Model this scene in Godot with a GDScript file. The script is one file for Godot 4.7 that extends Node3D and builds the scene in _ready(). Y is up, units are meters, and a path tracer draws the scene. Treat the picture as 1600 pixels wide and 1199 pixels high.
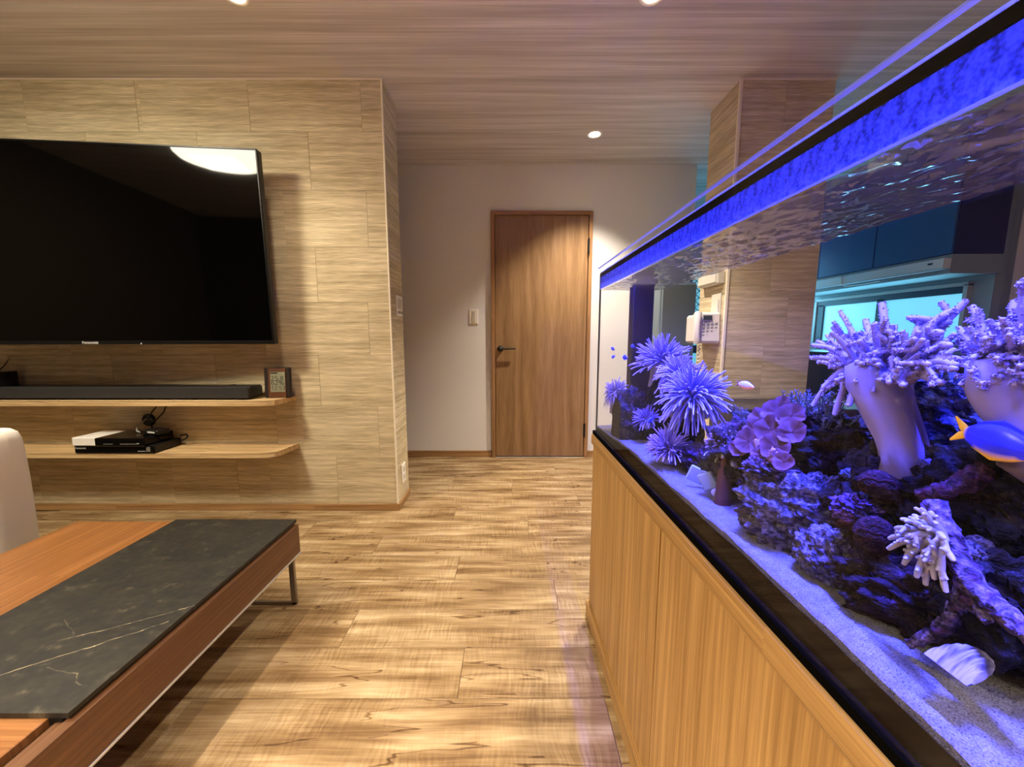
extends Node3D

const FOCAL := 590.0          # pixels, of a 1600 x 1199 frame
const EYE := 1.05
const PITCH := 7.15
const DW := 2.186             # distance of the tiled television wall
const DB := 3.21              # distance of the wall with the door
const CEIL := 2.405
const YAW := 0.0203           # the aquarium stands turned by about one degree
const TANK := Vector3(0.289, 0.707, -1.315)   # its far front corner
const TD := 0.21              # depth of the aquarium
const TL := 1.5
const WATER := 0.497

var noise := FastNoiseLite.new()
var rg := RandomNumberGenerator.new()
var names := {}
var M := {}
var tank_basis := Basis(Vector3.UP, YAW)

# ------------------------------------------------------------------ meshes
class MB:
	var v := PackedVector3Array()
	var n := PackedVector3Array()
	var uv := PackedVector2Array()
	var col := PackedColorArray()
	var idx := PackedInt32Array()
	var tint := Color.WHITE
	var grain := 0
	var off := Vector2.ZERO

	func flat_uv(p: Vector3, nn: Vector3) -> Vector2:
		var a := nn.abs()
		var ax := 0
		if a.y >= a.x and a.y >= a.z: ax = 1
		elif a.z >= a.x: ax = 2
		var g := grain if grain != ax else (ax + 1) % 3
		var o := 3 - g - ax
		return Vector2(p[g], p[o]) + off

	func vert(p: Vector3, nn: Vector3, u: Vector2) -> int:
		v.append(p); n.append(nn); uv.append(u); col.append(tint)
		return v.size() - 1

	func tri(a: int, b: int, c: int) -> void:   # turned so that it faces along the normals
		var want := n[a] + n[b] + n[c]
		if (v[b] - v[a]).cross(v[c] - v[a]).dot(want) > 0.0:
			idx.append(a); idx.append(c); idx.append(b)
		else:
			idx.append(a); idx.append(b); idx.append(c)

	func poly(pts: Array, nn: Vector3) -> void:
		var first := v.size()
		for p in pts:
			vert(p, nn, flat_uv(p, nn))
		for i in range(1, pts.size() - 1):
			tri(first, first + i, first + i + 1)

	func box(c: Vector3, s: Vector3, bevel := 0.001, b := Basis()) -> void:
		var h := s * 0.5
		bevel = minf(bevel, minf(h.x, minf(h.y, h.z)) * 0.9)
		var i := h - Vector3.ONE * bevel
		var P = func(x, y, z): return c + b * Vector3(x, y, z)
		for ax in 3:
			var u := (ax + 1) % 3
			var w := (ax + 2) % 3
			for sg in [-1.0, 1.0]:
				var nn := Vector3.ZERO
				nn[ax] = sg
				var ring := []
				for q in [[-1, -1], [1, -1], [1, 1], [-1, 1]]:
					var p := Vector3.ZERO
					p[ax] = h[ax] * sg
					p[u] = i[u] * q[0]
					p[w] = i[w] * q[1]
					ring.append(c + b * p)
				poly(ring, b * nn)
			if bevel > 0.0:
				for su in [-1.0, 1.0]:
					for sw in [-1.0, 1.0]:
						var nn2 := Vector3.ZERO
						nn2[u] = su
						nn2[w] = sw
						var e := []
						for k in [[-1, 0], [1, 0], [1, 1], [-1, 1]]:
							var p2 := Vector3.ZERO
							p2[ax] = i[ax] * k[0]
							p2[u] = (h[u] if k[1] == 0 else i[u]) * su
							p2[w] = (i[w] if k[1] == 0 else h[w]) * sw
							e.append(c + b * p2)
						poly(e, b * nn2.normalized())
		if bevel > 0.0:
			for sx in [-1.0, 1.0]:
				for sy in [-1.0, 1.0]:
					for sz in [-1.0, 1.0]:
						var s3 := Vector3(sx, sy, sz)
						poly([c + b * (Vector3(h.x, i.y, i.z) * s3), c + b * (Vector3(i.x, h.y, i.z) * s3), c + b * (Vector3(i.x, i.y, h.z) * s3)], b * s3.normalized())

	# a plate: an outline in x and z, from y0 to y1
	func plate(line: PackedVector2Array, y0: float, y1: float, bevel := 0.002) -> void:
		var inn = Geometry2D.offset_polygon(line, -bevel)[0]
		if inn.size() != line.size(): inn = line
		var t := Geometry2D.triangulate_polygon(inn)
		for lv in [[y1, Vector3.UP], [y0, Vector3.DOWN]]:
			var first := v.size()
			for p in inn:
				var q := Vector3(p.x, lv[0], p.y)
				vert(q, lv[1], flat_uv(q, lv[1]))
			for k in range(0, t.size(), 3): tri(first + t[k], first + t[k + 1], first + t[k + 2])
		var area := 0.0
		for k in line.size(): area += line[k].cross(line[(k + 1) % line.size()])
		for k in line.size():
			var a := line[k]
			var b := line[(k + 1) % line.size()]
			var d := (b - a).normalized()
			var o := Vector3(d.y, 0, -d.x) * (1.0 if area > 0 else -1.0)
			poly([Vector3(a.x, y0 + bevel, a.y), Vector3(b.x, y0 + bevel, b.y), Vector3(b.x, y1 - bevel, b.y), Vector3(a.x, y1 - bevel, a.y)], o)

	# a tube through points, with a radius at each; flat squeezes it along the up axis of its own frame
	func tube(pts: Array, rad: Array, sides := 6, flat := 1.0, first_side := Vector3.ZERO) -> void:
		var k := pts.size()
		var t0: Vector3 = (pts[1] - pts[0]).normalized()
		var side := first_side if first_side != Vector3.ZERO else t0.cross(Vector3(0.31, 0.83, 0.46)).normalized()
		var start := v.size()
		var run := 0.0
		for i in k:
			var t: Vector3 = ((pts[mini(i + 1, k - 1)] as Vector3) - (pts[maxi(i - 1, 0)] as Vector3)).normalized()
			side = (side - t * side.dot(t)).normalized()
			var up := t.cross(side)
			if i: run += ((pts[i] as Vector3) - (pts[i - 1] as Vector3)).length()
			for j in sides + 1:
				var a := TAU * j / sides
				var o := side * cos(a) + up * sin(a) * flat
				vert((pts[i] as Vector3) + o * rad[i], (side * cos(a) * flat + up * sin(a)).normalized(), Vector2(j / float(sides) * 0.05, run))
		for i in k - 1:
			for j in sides:
				var q := start + i * (sides + 1) + j
				tri(q, q + 1, q + sides + 1)
				tri(q + 1, q + sides + 2, q + sides + 1)
		for e in [0, k - 1]:
			if rad[e] > 0.0003:
				var t2: Vector3 = ((pts[1] as Vector3) - (pts[0] as Vector3)).normalized() * -1.0 if e == 0 else ((pts[k - 1] as Vector3) - (pts[k - 2] as Vector3)).normalized()
				var mid := vert((pts[e] as Vector3) + t2 * rad[e] * 0.6, t2, Vector2(0, run))
				for j in sides:
					var q2: int = start + (e if e == 0 else k - 1) * (sides + 1) + j
					tri(q2, q2 + 1, mid)

	# a lathed profile of (radius, height) round the axis b.y through c
	func lathe(c: Vector3, prof: Array, segs := 24, b := Basis()) -> void:
		var start := v.size()
		var k := prof.size()
		for i in k:
			var a: Vector2 = prof[maxi(i - 1, 0)]
			var d: Vector2 = prof[mini(i + 1, k - 1)]
			var t := (d - a).normalized()
			for j in segs + 1:
				var an := TAU * j / segs
				var r := Vector3(cos(an), 0, sin(an))
				var nn := (r * t.y - Vector3.UP * t.x)
				if nn.length() < 0.01: nn = Vector3.UP
				vert(c + b * (r * prof[i].x + Vector3.UP * prof[i].y), b * nn.normalized(), Vector2(an * 0.05, prof[i].y))
		for i in k - 1:
			for j in segs:
				var q := start + i * (segs + 1) + j
				tri(q, q + 1, q + segs + 1)
				tri(q + 1, q + segs + 2, q + segs + 1)

	# an uneven grid: points[row][column], smooth normals facing away from heart (or towards it for up = true)
	func skin(g: Array, want: Callable) -> void:
		var rows := g.size()
		var cols: int = g[0].size()
		var start := v.size()
		for i in rows:
			for j in cols:
				var du: Vector3 = g[i][mini(j + 1, cols - 1)] - g[i][maxi(j - 1, 0)]
				var dv: Vector3 = g[mini(i + 1, rows - 1)][j] - g[maxi(i - 1, 0)][j]
				var nn := du.cross(dv).normalized()
				if nn.dot(want.call(g[i][j])) < 0.0: nn = -nn
				vert(g[i][j], nn, Vector2(g[i][j].x, g[i][j].z))
		for i in rows - 1:
			for j in cols - 1:
				var q := start + i * cols + j
				tri(q, q + 1, q + cols)
				tri(q + 1, q + cols + 1, q + cols)

	func mesh() -> ArrayMesh:
		var a := []
		a.resize(Mesh.ARRAY_MAX)
		a[Mesh.ARRAY_VERTEX] = v
		a[Mesh.ARRAY_NORMAL] = n
		a[Mesh.ARRAY_TEX_UV] = uv
		a[Mesh.ARRAY_TEX_UV2] = uv
		a[Mesh.ARRAY_COLOR] = col
		a[Mesh.ARRAY_INDEX] = idx
		var m := ArrayMesh.new()
		m.add_surface_from_arrays(Mesh.PRIMITIVE_TRIANGLES, a)
		return m

# ------------------------------------------------------------------ nodes
func numbered(called: String) -> String:
	if not names.has(called):
		names[called] = 0
		return called
	names[called] += 1
	return "%s_%03d" % [called, names[called]]

func obj(called: String, mb, m: Material, parent: Node = null, at := Vector3.ZERO) -> MeshInstance3D:
	var o := MeshInstance3D.new()
	o.mesh = mb.mesh() if mb is MB else mb
	o.material_override = m
	o.position = at
	if parent == null:
		o.name = numbered(called)
		add_child(o)
	else:
		o.name = called
		var k := 0
		while parent.has_node(NodePath(o.name)):
			k += 1
			o.name = "%s_%03d" % [called, k]
		parent.add_child(o, true)
	return o

func thing(called: String, label: String, category: String, at := Vector3.ZERO, turn := 0.0, group := "") -> Node3D:
	var o := Node3D.new()
	o.name = numbered(called)
	add_child(o)
	o.position = at
	o.rotation.y = turn
	tag(o, label, category, group)
	return o

func tag(o: Node, label: String, category: String, group := "") -> void:
	o.set_meta("label", label)
	o.set_meta("category", category)
	if group: o.set_meta("group", group)

func struct(called: String, mb, m: Material, label: String, category: String) -> MeshInstance3D:
	var o := obj(called, mb, m)
	tag(o, label, category)
	o.set_meta("kind", "structure")
	return o

func bx(c: Vector3, s: Vector3, bevel := 0.001, grain := 0, off := Vector2.ZERO) -> MB:
	var m := MB.new()
	m.grain = grain
	m.off = off
	m.box(c, s, bevel)
	return m

func text(called: String, s: String, size: float, m: Material, parent: Node, at: Vector3, rot := Vector3.ZERO) -> void:
	var t := TextMesh.new()
	t.text = s
	var f := SystemFont.new()
	f.font_names = PackedStringArray(["Droid Sans"])
	t.font = f
	t.font_size = 32
	t.pixel_size = size / 32.0
	t.depth = 0.0006
	var o := obj(called, t, m, parent, at)
	o.rotation = rot

# ------------------------------------------------------------------ materials
func mat(c: Color, rough := 0.6, metal := 0.0, spec := 0.5) -> StandardMaterial3D:
	var m := StandardMaterial3D.new()
	m.albedo_color = c
	m.roughness = rough
	m.metallic = metal
	m.metallic_specular = spec
	return m

func rgb(r: float, g: float, b: float) -> Color:
	return Color(r / 255.0, g / 255.0, b / 255.0)

func picture(w: int, h: int, f: Callable) -> ImageTexture:
	var d := PackedByteArray()
	d.resize(w * h * 3)
	var k := 0
	for y in h:
		for x in w:
			var c: Color = f.call(x, y)
			d[k] = clampi(int(c.r * 255.0), 0, 255)
			d[k + 1] = clampi(int(c.g * 255.0), 0, 255)
			d[k + 2] = clampi(int(c.b * 255.0), 0, 255)
			k += 3
	return ImageTexture.create_from_image(Image.create_from_data(w, h, false, Image.FORMAT_RGB8, d))

func nz(x: float, y: float) -> float:
	return noise.get_noise_2d(x, y)

func textured(m: StandardMaterial3D, t: Texture2D, su: float, sv: float) -> StandardMaterial3D:
	m.albedo_texture = t
	m.uv1_scale = Vector3(1.0 / su, 1.0 / sv, 1)
	return m

func make_materials() -> void:
	noise.noise_type = FastNoiseLite.TYPE_SIMPLEX_SMOOTH
	noise.frequency = 1.0
	noise.fractal_type = FastNoiseLite.FRACTAL_FBM
	noise.fractal_octaves = 4
	noise.seed = 5
	# travertine-like wall tile: level streaks, 1.8 m by 0.9 m
	var tile := picture(1024, 768, func(x, y):
		var u: float = x * 1.8 / 1024
		var w: float = y * 0.9 / 768
		var warp := nz(u * 1.6, w * 5.0) * 0.008
		var a := nz(u * 1.2 + 7, (w + warp) * 42.0)
		var b := nz(u * 7.0 - 9, (w + warp) * 170.0 + 40)
		var c := nz(u * 1.0 + 30, w * 9.0)
		var k := clampf(0.85 + 0.13 * a + 0.13 * b + 0.08 * c, 0.4, 1.0)
		return Color(k, pow(k, 1.12), pow(k, 1.32)))
	M.tile = textured(mat(rgb(236, 222, 186), 0.75, 0, 0.3), tile, 1.8, 0.9)
	M.tile.heightmap_enabled = true
	M.tile.heightmap_texture = tile
	M.tile.heightmap_scale = 0.04
	M.tile_core = mat(rgb(176, 156, 120), 0.9)
	# rustic oak plank, grain along u, 2.4 m by 0.9 m
	var oak := picture(1024, 1024, func(x, y):
		var u: float = x * 2.4 / 1024
		var w: float = y * 0.9 / 1024
		var warp := nz(u * 1.3, w * 4.0) * 0.010
		var a := nz(u * 1.1 + 3, (w + warp) * 26.0)
		var b := nz(u * 4.0 + 60, (w + warp) * 120.0)
		var saw := nz(u * 95.0 + nz(u * 3.0, w * 3.0) * 2.5, w * 7.0 + 11) * clampf(0.5 + 1.4 * nz(u * 2.2 + 90, w * 6.0), 0.0, 1.0)
		var pale := nz(u * 1.9 + 200, w * 11.0)
		var crack := absf(nz(u * 0.8 + 400, (w + warp) * 9.0))
		var k := 0.78 + 0.17 * a + 0.10 * b + 0.14 * saw + 0.26 * pale
		if crack < 0.026 and nz(u * 1.3 + 500, w * 6.0) > 0.02: k -= 0.34 * (1.0 - crack / 0.026)
		k = clampf(k, 0.16, 1.05)
		return Color(pow(k, 0.95), pow(k, 1.20), pow(k, 1.55)))
	M.plank = textured(mat(rgb(190, 168, 131), 0.5, 0, 0.4), oak, 2.4, 0.9)
	M.plank.heightmap_enabled = true
	M.plank.heightmap_texture = oak
	M.plank.heightmap_scale = 0.03
	# fine straight grain, shared by all the cut timber: 1.2 m along u, 0.4 m across
	var fine := picture(512, 768, func(x, y):
		var u: float = x * 1.2 / 512
		var w: float = y * 0.4 / 768
		var a := nz(u * 0.7, (w + nz(u * 0.8, w * 2.0) * 0.006) * 90.0)
		var b := nz(u * 3.5 + 50, w * 420.0)
		var c := nz(u * 0.6 + 80, w * 17.0)
		var k := clampf(0.86 + 0.13 * a + 0.11 * b + 0.10 * c, 0.4, 1.0)
		return Color(k, pow(k, 1.2), pow(k, 1.5)))
	# flowing grain of the room door
	var flow := picture(512, 1024, func(x, y):
		var u: float = x * 2.2 / 512
		var w: float = y * 0.9 / 1024
		var q := w + nz(u * 0.5, w * 1.6) * 0.035
		var a := sin(q * 60.0 + nz(u * 0.8, w * 3.0) * 3.0)
		var b := nz(u * 4.0 + 20, q * 210.0)
		var c := nz(u * 0.9 + 70, q * 14.0)
		var k := clampf(0.87 + 0.025 * a + 0.12 * b + 0.12 * c, 0.4, 1.0)
		return Color(k, pow(k, 1.18), pow(k, 1.42)))
	M.cabinet = textured(mat(rgb(214, 172, 110), 0.45, 0, 0.4), fine, 1.2, 0.55)
	M.cabinet_dark = textured(mat(rgb(196, 152, 96), 0.5, 0, 0.4), fine, 1.2, 0.55)
	M.shelf = textured(mat(rgb(238, 208, 158), 0.5, 0, 0.4), fine, 1.2, 0.8)
	M.base = textured(mat(rgb(190, 150, 102), 0.5, 0, 0.4), fine, 1.2, 0.5)
	M.walnut = textured(mat(rgb(116, 80, 52), 0.4, 0, 0.45), fine, 1.0, 0.32)
	M.teak = textured(mat(rgb(164, 112, 64), 0.38, 0, 0.45), fine, 0.9, 0.4)
	M.door = textured(mat(rgb(166, 132, 94), 0.5, 0, 0.4), flow, 2.2, 0.9)
	M.jamb = textured(mat(rgb(180, 138, 96), 0.5, 0, 0.4), fine, 1.2, 0.5)
	# printed wood paper of the ceiling: long soft streaks
	var sheet := picture(512, 1024, func(x, y):
		var u: float = x * 9.0 / 512
		var w: float = y * 1.8 / 1024
		var k := clampf(0.87 + 0.10 * nz(u * 0.45, w * 16.0) + 0.09 * nz(u * 1.1 + 40, w * 75.0) + 0.05 * nz(u * 0.3 + 90, w * 4.0), 0.5, 1.0)
		return Color(k, pow(k, 1.1), pow(k, 1.2)))
	M.ceiling = textured(mat(rgb(242, 238, 236), 0.7, 0, 0.35), sheet, 9.0, 1.8)
	# dark stone with white veins; u runs over its width, v over its length
	var veins := [[[-1.075, 0.711], [-0.96, 0.787], [-0.896, 0.837], [-0.86, 0.862]], [[-1.061, 0.80], [-1.028, 0.821], [-0.95, 0.858], [-0.87, 0.906], [-0.842, 0.92]], [[-1.0, 0.73], [-0.92, 0.72], [-0.90, 0.70], [-0.872, 0.69]], [[-1.13, 0.87], [-1.05, 0.82]]]
	var stone := picture(480, 800, func(x, y):
		var u: float = x * 0.47 / 480
		var w: float = y * 0.80 / 800
		var p := Vector2(-1.31 + u + nz(u * 9.0, w * 9.0) * 0.008, 1.395 - w + nz(u * 9.0 + 5, w * 9.0) * 0.008)
		var k := 0.125 + 0.045 * nz(u * 6.0, w * 9.0) + 0.05 * nz(u * 30.0, w * 40.0)
		var cloud := clampf(nz(u * 11.0 + 30, w * 17.0) - 0.22, 0, 1)
		k += 0.40 * cloud * clampf(0.5 + nz(u * 60.0, w * 60.0), 0, 1)
		for i in veins.size():
			var line: Array = veins[i]
			for s in line.size() - 1:
				var a := Vector2(line[s][0], line[s][1])
				var b := Vector2(line[s + 1][0], line[s + 1][1])
				var dd := p.distance_to(Geometry2D.get_closest_point_to_segment(p, a, b))
				k += (0.62 if i < 2 else 0.26) * exp(-dd * dd / (0.0012 * 0.0012)) * clampf(0.75 + nz(p.x * 30.0, p.y * 30.0), 0.2, 1.0)
		return Color(k * 1.08, k * 1.00, k * 0.78))
	M.stone = textured(mat(Color.WHITE, 0.55, 0, 0.5), stone, 0.47, 0.80)
	# coral sand
	var grit := picture(512, 512, func(x, y):
		var k := 0.80 + 0.30 * nz(x * 0.21, y * 0.21) + 0.12 * nz(x * 0.03, y * 0.03)
		if nz(x * 0.16 + 300, y * 0.16) > 0.42: k *= 0.45
		return Color(k, k * 0.98, k * 0.95))
	M.sand = textured(mat(rgb(128, 128, 132), 0.9, 0, 0.2), grit, 0.2, 0.2)
	M.sand.uv1_triplanar = true
	M.sand.uv1_scale = Vector3.ONE * 5.0
	M.sand.heightmap_enabled = true
	M.sand.heightmap_texture = grit
	M.sand.heightmap_scale = 0.15
	# rock: grey speckle in the rock's own axes, tinted by the crust that grows on it (vertex colours)
	var crust := picture(256, 256, func(x, y):
		var k := clampf(0.62 + 0.75 * nz(x * 0.05, y * 0.05) + 0.35 * nz(x * 0.19, y * 0.19), 0.10, 1.0)
		return Color(k, k, k))
	M.rock = mat(Color(0.68, 0.66, 0.78), 0.85, 0, 0.3)
	M.rock.vertex_color_use_as_albedo = true
	M.rock.albedo_texture = crust
	M.rock.uv1_triplanar = true
	M.rock.uv1_scale = Vector3.ONE * 9.0
	M.rock.heightmap_enabled = true
	M.rock.heightmap_texture = crust
	M.rock.heightmap_scale = 0.3
	M.flesh = mat(Color(0.80, 0.79, 0.82), 0.6, 0, 0.3)
	M.flesh.vertex_color_use_as_albedo = true
	M.flesh.backlight_enabled = true
	M.flesh.backlight = Color(0.25, 0.25, 0.25)
	M.fish = mat(Color.WHITE, 0.35, 0, 0.5)
	M.fish.vertex_color_use_as_albedo = true
	M.white = mat(rgb(232, 231, 230), 0.85, 0, 0.3)
	M.plastic = mat(rgb(246, 242, 234), 0.4)
	M.grey_plastic = mat(rgb(176, 176, 168), 0.45)
	M.trim = mat(rgb(236, 226, 204), 0.5)
	M.black = mat(rgb(14, 13, 12), 0.45)
	M.black_gloss = mat(rgb(6, 6, 6), 0.12, 0, 0.4)
	M.screen = mat(rgb(2, 2, 2), 0.04, 0, 0.42)
	M.cloth_black = mat(rgb(40, 38, 37), 0.95)
	M.steel = mat(rgb(150, 146, 136), 0.35, 0.9)
	M.alu = mat(rgb(205, 203, 200), 0.4, 0.6)
	M.linen = mat(rgb(226, 220, 210), 0.95)
	M.linen.rim_enabled = true
	M.linen.rim = 0.3
	M.dark_wood = mat(rgb(66, 52, 44), 0.5)
	M.navy = mat(rgb(30, 84, 140), 0.4)
	M.teal_grey = mat(rgb(150, 165, 168), 0.6)
	M.slate = mat(rgb(108, 124, 136), 0.5)
	M.silicone = mat(rgb(10, 10, 10), 0.6, 0, 0.05)
	M.pane = mat(Color(1, 1, 1, 0.001), 0.0, 0, 0.24)
	M.pane.transparency = BaseMaterial3D.TRANSPARENCY_ALPHA
	M.back_pane = M.pane.duplicate()
	M.back_pane.metallic_specular = 0.0
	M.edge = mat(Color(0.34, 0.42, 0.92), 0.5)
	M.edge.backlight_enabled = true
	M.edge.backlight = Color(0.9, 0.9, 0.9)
	# salt spray that clouds the glass above the water line
	var spray := picture(512, 64, func(x, y):
		var k := clampf(0.80 + 0.5 * nz(x * 0.05, y * 0.09) + 0.5 * nz(x * 0.22, y * 0.25), 0.25, 1.0)
		return Color(k, k, k))
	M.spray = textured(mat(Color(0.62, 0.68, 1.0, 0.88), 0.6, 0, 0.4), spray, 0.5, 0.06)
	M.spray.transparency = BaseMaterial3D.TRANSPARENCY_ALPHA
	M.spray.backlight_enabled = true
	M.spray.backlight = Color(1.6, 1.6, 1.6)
	M.water = mat(Color(0.55, 0.55, 0.55, 0.30), 0.03, 0.62, 0.5)
	M.water.transparency = BaseMaterial3D.TRANSPARENCY_ALPHA

func glow(c: Color, e: float) -> StandardMaterial3D:
	var m := mat(Color(0.9, 0.9, 0.9), 0.5)
	m.emission_enabled = true
	m.emission = c
	m.emission_energy_multiplier = e
	return m

# ------------------------------------------------------------------ the camera's rays, to set things at their places
func ray(px: float, py: float) -> Vector3:
	var p := deg_to_rad(PITCH)
	var a := (px - 800.0) / FOCAL
	var b := -(py - 599.5) / FOCAL
	return Vector3(a, b * cos(p) - sin(p), -(cos(p) + b * sin(p)))

func tp(px: float, py: float, w: float) -> Vector3:     # in the aquarium: w into it, height over its bottom, length from the far end
	var r := ray(px, py)
	var wx := tank_basis.x
	var e := Vector3(0, EYE, 0)
	var t := (w + (TANK - e).dot(wx)) / r.dot(wx)
	var p := e + r * t - TANK
	return Vector3(p.dot(wx), p.y, p.dot(tank_basis.z))

func tscale(px: float, py: float, w: float) -> float:   # metres per pixel there
	var p := TANK + tank_basis * tp(px, py, w) - Vector3(0, EYE, 0)
	var a := deg_to_rad(PITCH)
	return (-p.z * cos(a) - p.y * sin(a)) / FOCAL

func at_tank(p: Vector3) -> Vector3:
	return TANK + tank_basis * p

func tank_thing(called: String, label: String, category: String, p: Vector3, group := "") -> Node3D:
	return thing(called, label, category, at_tank(p), YAW, group)

func _ready() -> void:
	var cam := Camera3D.new()
	cam.name = "camera"
	cam.fov = rad_to_deg(2.0 * atan(599.5 / FOCAL))
	cam.position = Vector3(0, EYE, 0)
	cam.rotation.x = -deg_to_rad(PITCH)
	cam.near = 0.02
	cam.far = 50
	add_child(cam)
	cam.current = true
	var we := WorldEnvironment.new()
	we.name = "environment"
	var e := Environment.new()
	e.background_mode = Environment.BG_SKY
	var sky := Sky.new()
	var sm := ProceduralSkyMaterial.new()
	sm.sky_top_color = rgb(120, 160, 210)
	sm.sky_horizon_color = rgb(200, 215, 225)
	sm.ground_horizon_color = rgb(180, 185, 185)
	sm.ground_bottom_color = rgb(110, 110, 105)
	sky.sky_material = sm
	e.sky = sky
	e.tonemap_mode = Environment.TONE_MAPPER_LINEAR
	e.tonemap_exposure = 1.0
	e.sdfgi_enabled = true
	e.ssao_enabled = true
	e.ssil_enabled = true
	we.environment = e
	add_child(we)
	rg.seed = 11
	make_materials()
	setting()
	lamps()
	kitchen()
	media_wall()
	table_and_chair()
	cabinet()
	aquarium()
	reef()

# ------------------------------------------------------------------ lights
const WARM := Color(1.0, 0.94, 0.84)

func lamps() -> void:
	var c := Vector3(-2.0, CEIL, -0.80)
	var t := thing("ceiling_light", "large round warm ceiling lamp mirrored in the television screen", "ceiling light", c)
	var m := MB.new()
	m.lathe(Vector3.ZERO, [Vector2(0.0, 0.0), Vector2(0.31, 0.0), Vector2(0.31, -0.035), Vector2(0.295, -0.045), Vector2(0.285, -0.04)], 48)
	obj("lamp_rim", m, M.plastic, t)
	m = MB.new()
	m.lathe(Vector3.ZERO, [Vector2(0.287, -0.035), Vector2(0.285, -0.08), Vector2(0.26, -0.105), Vector2(0.16, -0.115), Vector2(0.0, -0.118)], 48)
	obj("lamp_shade", m, glow(rgb(255, 244, 218), 40.0), t)
	var a := AreaLight3D.new()
	a.name = "lamp_light"
	a.area_size = Vector2(0.28, 0.28)
	a.area_normalize_energy = true
	a.light_energy = 3.0
	a.light_color = WARM
	a.area_range = 12.0
	a.shadow_enabled = true
	a.position = c + Vector3(0, -0.122, 0)
	a.rotation.x = -PI / 2
	add_child(a)
	var lab := ["recessed ceiling downlight in front of the room door", "recessed downlight at the upper frame edge, above the gap between wall and aquarium", "recessed downlight at the upper frame edge, above the television", "added unseen downlight behind the viewpoint, on the aquarium side", "added unseen downlight behind the viewpoint, over the left of the room", "added unseen downlight behind the viewpoint, nearest to the rear wall"]
	var spots := [Vector3(0.558, CEIL, -2.742), Vector3(0.562, CEIL, -1.69), Vector3(-1.11, CEIL, -1.69), Vector3(0.56, CEIL, 0.75), Vector3(-1.11, CEIL, 0.75), Vector3(-0.28, CEIL, 1.15)]  # last three are added behind the viewpoint, to brighten the ceiling by bounce
	for i in spots.size():
		var d := thing("downlight", lab[i], "downlight", spots[i], 0.0, "recessed downlights in the ceiling")
		m = MB.new()
		m.lathe(Vector3.ZERO, [Vector2(0.052, 0.0), Vector2(0.052, -0.004), Vector2(0.046, -0.006), Vector2(0.038, -0.003), Vector2(0.037, 0.0)], 32)
		obj("trim_ring", m, M.plastic, d)
		m = MB.new()
		m.lathe(Vector3.ZERO, [Vector2(0.0375, -0.0015), Vector2(0.02, -0.0035), Vector2(0.0, -0.004)], 24)
		obj("lamp_lens", m, glow(rgb(255, 238, 205), 14.0), d)
		var s := SpotLight3D.new()
		s.name = "downlight_beam"
		s.light_energy = [5.2, 4.8, 0.9, 14.0, 14.0, 14.0][i]
		s.light_color = Color(1.0, 0.94, 0.86)
		s.light_size = 0.03
		s.spot_angle = 50.0
		s.spot_angle_attenuation = 0.9
		s.spot_range = 8.0
		s.shadow_enabled = true
		s.position = spots[i] + Vector3(0, -0.04, 0)
		s.rotation.x = -PI / 2
		add_child(s)
	# unseen blue strip lamp; louvred channel added to keep its spill off the floor
	var q := tank_thing("aquarium_lamp", "unseen blue strip lamp high above the aquarium, in an added louvred black channel", "aquarium lamp", Vector3(0.045, 1.43, 0))
	var l0 := 0.22
	var l1 := 1.50
	var mid := (l0 + l1) / 2
	obj("housing", bx(Vector3(0.013, 0.262, mid), Vector3(0.060, 0.020, l1 - l0 + 0.02), 0.002), M.black, q)
	obj("added_shade", bx(Vector3(-0.0066, 0.126, mid), Vector3(0.003, 0.252, l1 - l0 + 0.02), 0.0), M.black, q)
	obj("added_shade", bx(Vector3(0.0340, 0.126, mid), Vector3(0.003, 0.252, l1 - l0 + 0.02), 0.0), M.black, q)
	var lv := 24
	for k in lv + 1:
		obj("added_louver", bx(Vector3(0.0132, 0.1255, lerpf(l0, l1, k / float(lv))), Vector3(0.039, 0.250, 0.002), 0.0), M.black, q)
	obj("lamp_strip", bx(Vector3(0, 0.248, mid), Vector3(0.004, 0.006, l1 - l0 - 0.02), 0.0), glow(rgb(70, 80, 255), 6.0), q)
	obj("hanger", bx(Vector3(0, 0.270, l0 + 0.1), Vector3(0.02, 0.006, 0.02), 0.0), M.black, q)
	var s3 := AreaLight3D.new()
	s3.name = "aquarium_beam"
	s3.area_size = Vector2(0.004, l1 - l0 - 0.02)
	s3.area_normalize_energy = true
	s3.light_color = Color(0.26, 0.29, 1.0)
	s3.light_energy = 900.0
	s3.area_range = 6.0
	s3.shadow_enabled = true
	s3.position = at_tank(Vector3(0.045, 1.43 + 0.243, mid))
	s3.basis = tank_basis * Basis(Vector3.RIGHT, -PI / 2)
	add_child(s3)
	var s4 := AreaLight3D.new()      # added unseen blue strip behind the rim bar, to light the spray film
	s4.name = "added_rim_beam"
	s4.area_size = Vector2(0.004, TL - 0.06)
	s4.area_normalize_energy = true
	s4.light_color = Color(0.22, 0.28, 1.0)
	s4.light_energy = 0.06
	s4.area_range = 3.0
	s4.shadow_enabled = true
	s4.position = at_tank(Vector3(0.0165, 0.5545, TL / 2))
	s4.basis = tank_basis * Basis(Vector3.BACK, -0.7) * Basis(Vector3.RIGHT, -PI / 2)
	add_child(s4)
	var s5 := AreaLight3D.new()  # added second strip, fills the shade on sand and coral fronts
	s5.name = "added_rim_beam"
	s5.area_size = Vector2(0.002, TL - 0.06)
	s5.area_normalize_energy = true
	s5.light_color = Color(0.24, 0.27, 1.0)
	s5.light_energy = 9.0
	s5.area_range = 3.0
	s5.shadow_enabled = true
	s5.position = at_tank(Vector3(0.0150, 0.5550, TL / 2))
	s5.basis = tank_basis * Basis(Vector3.BACK, 0.06) * Basis(Vector3.RIGHT, -PI / 2)
	add_child(s5)

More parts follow.
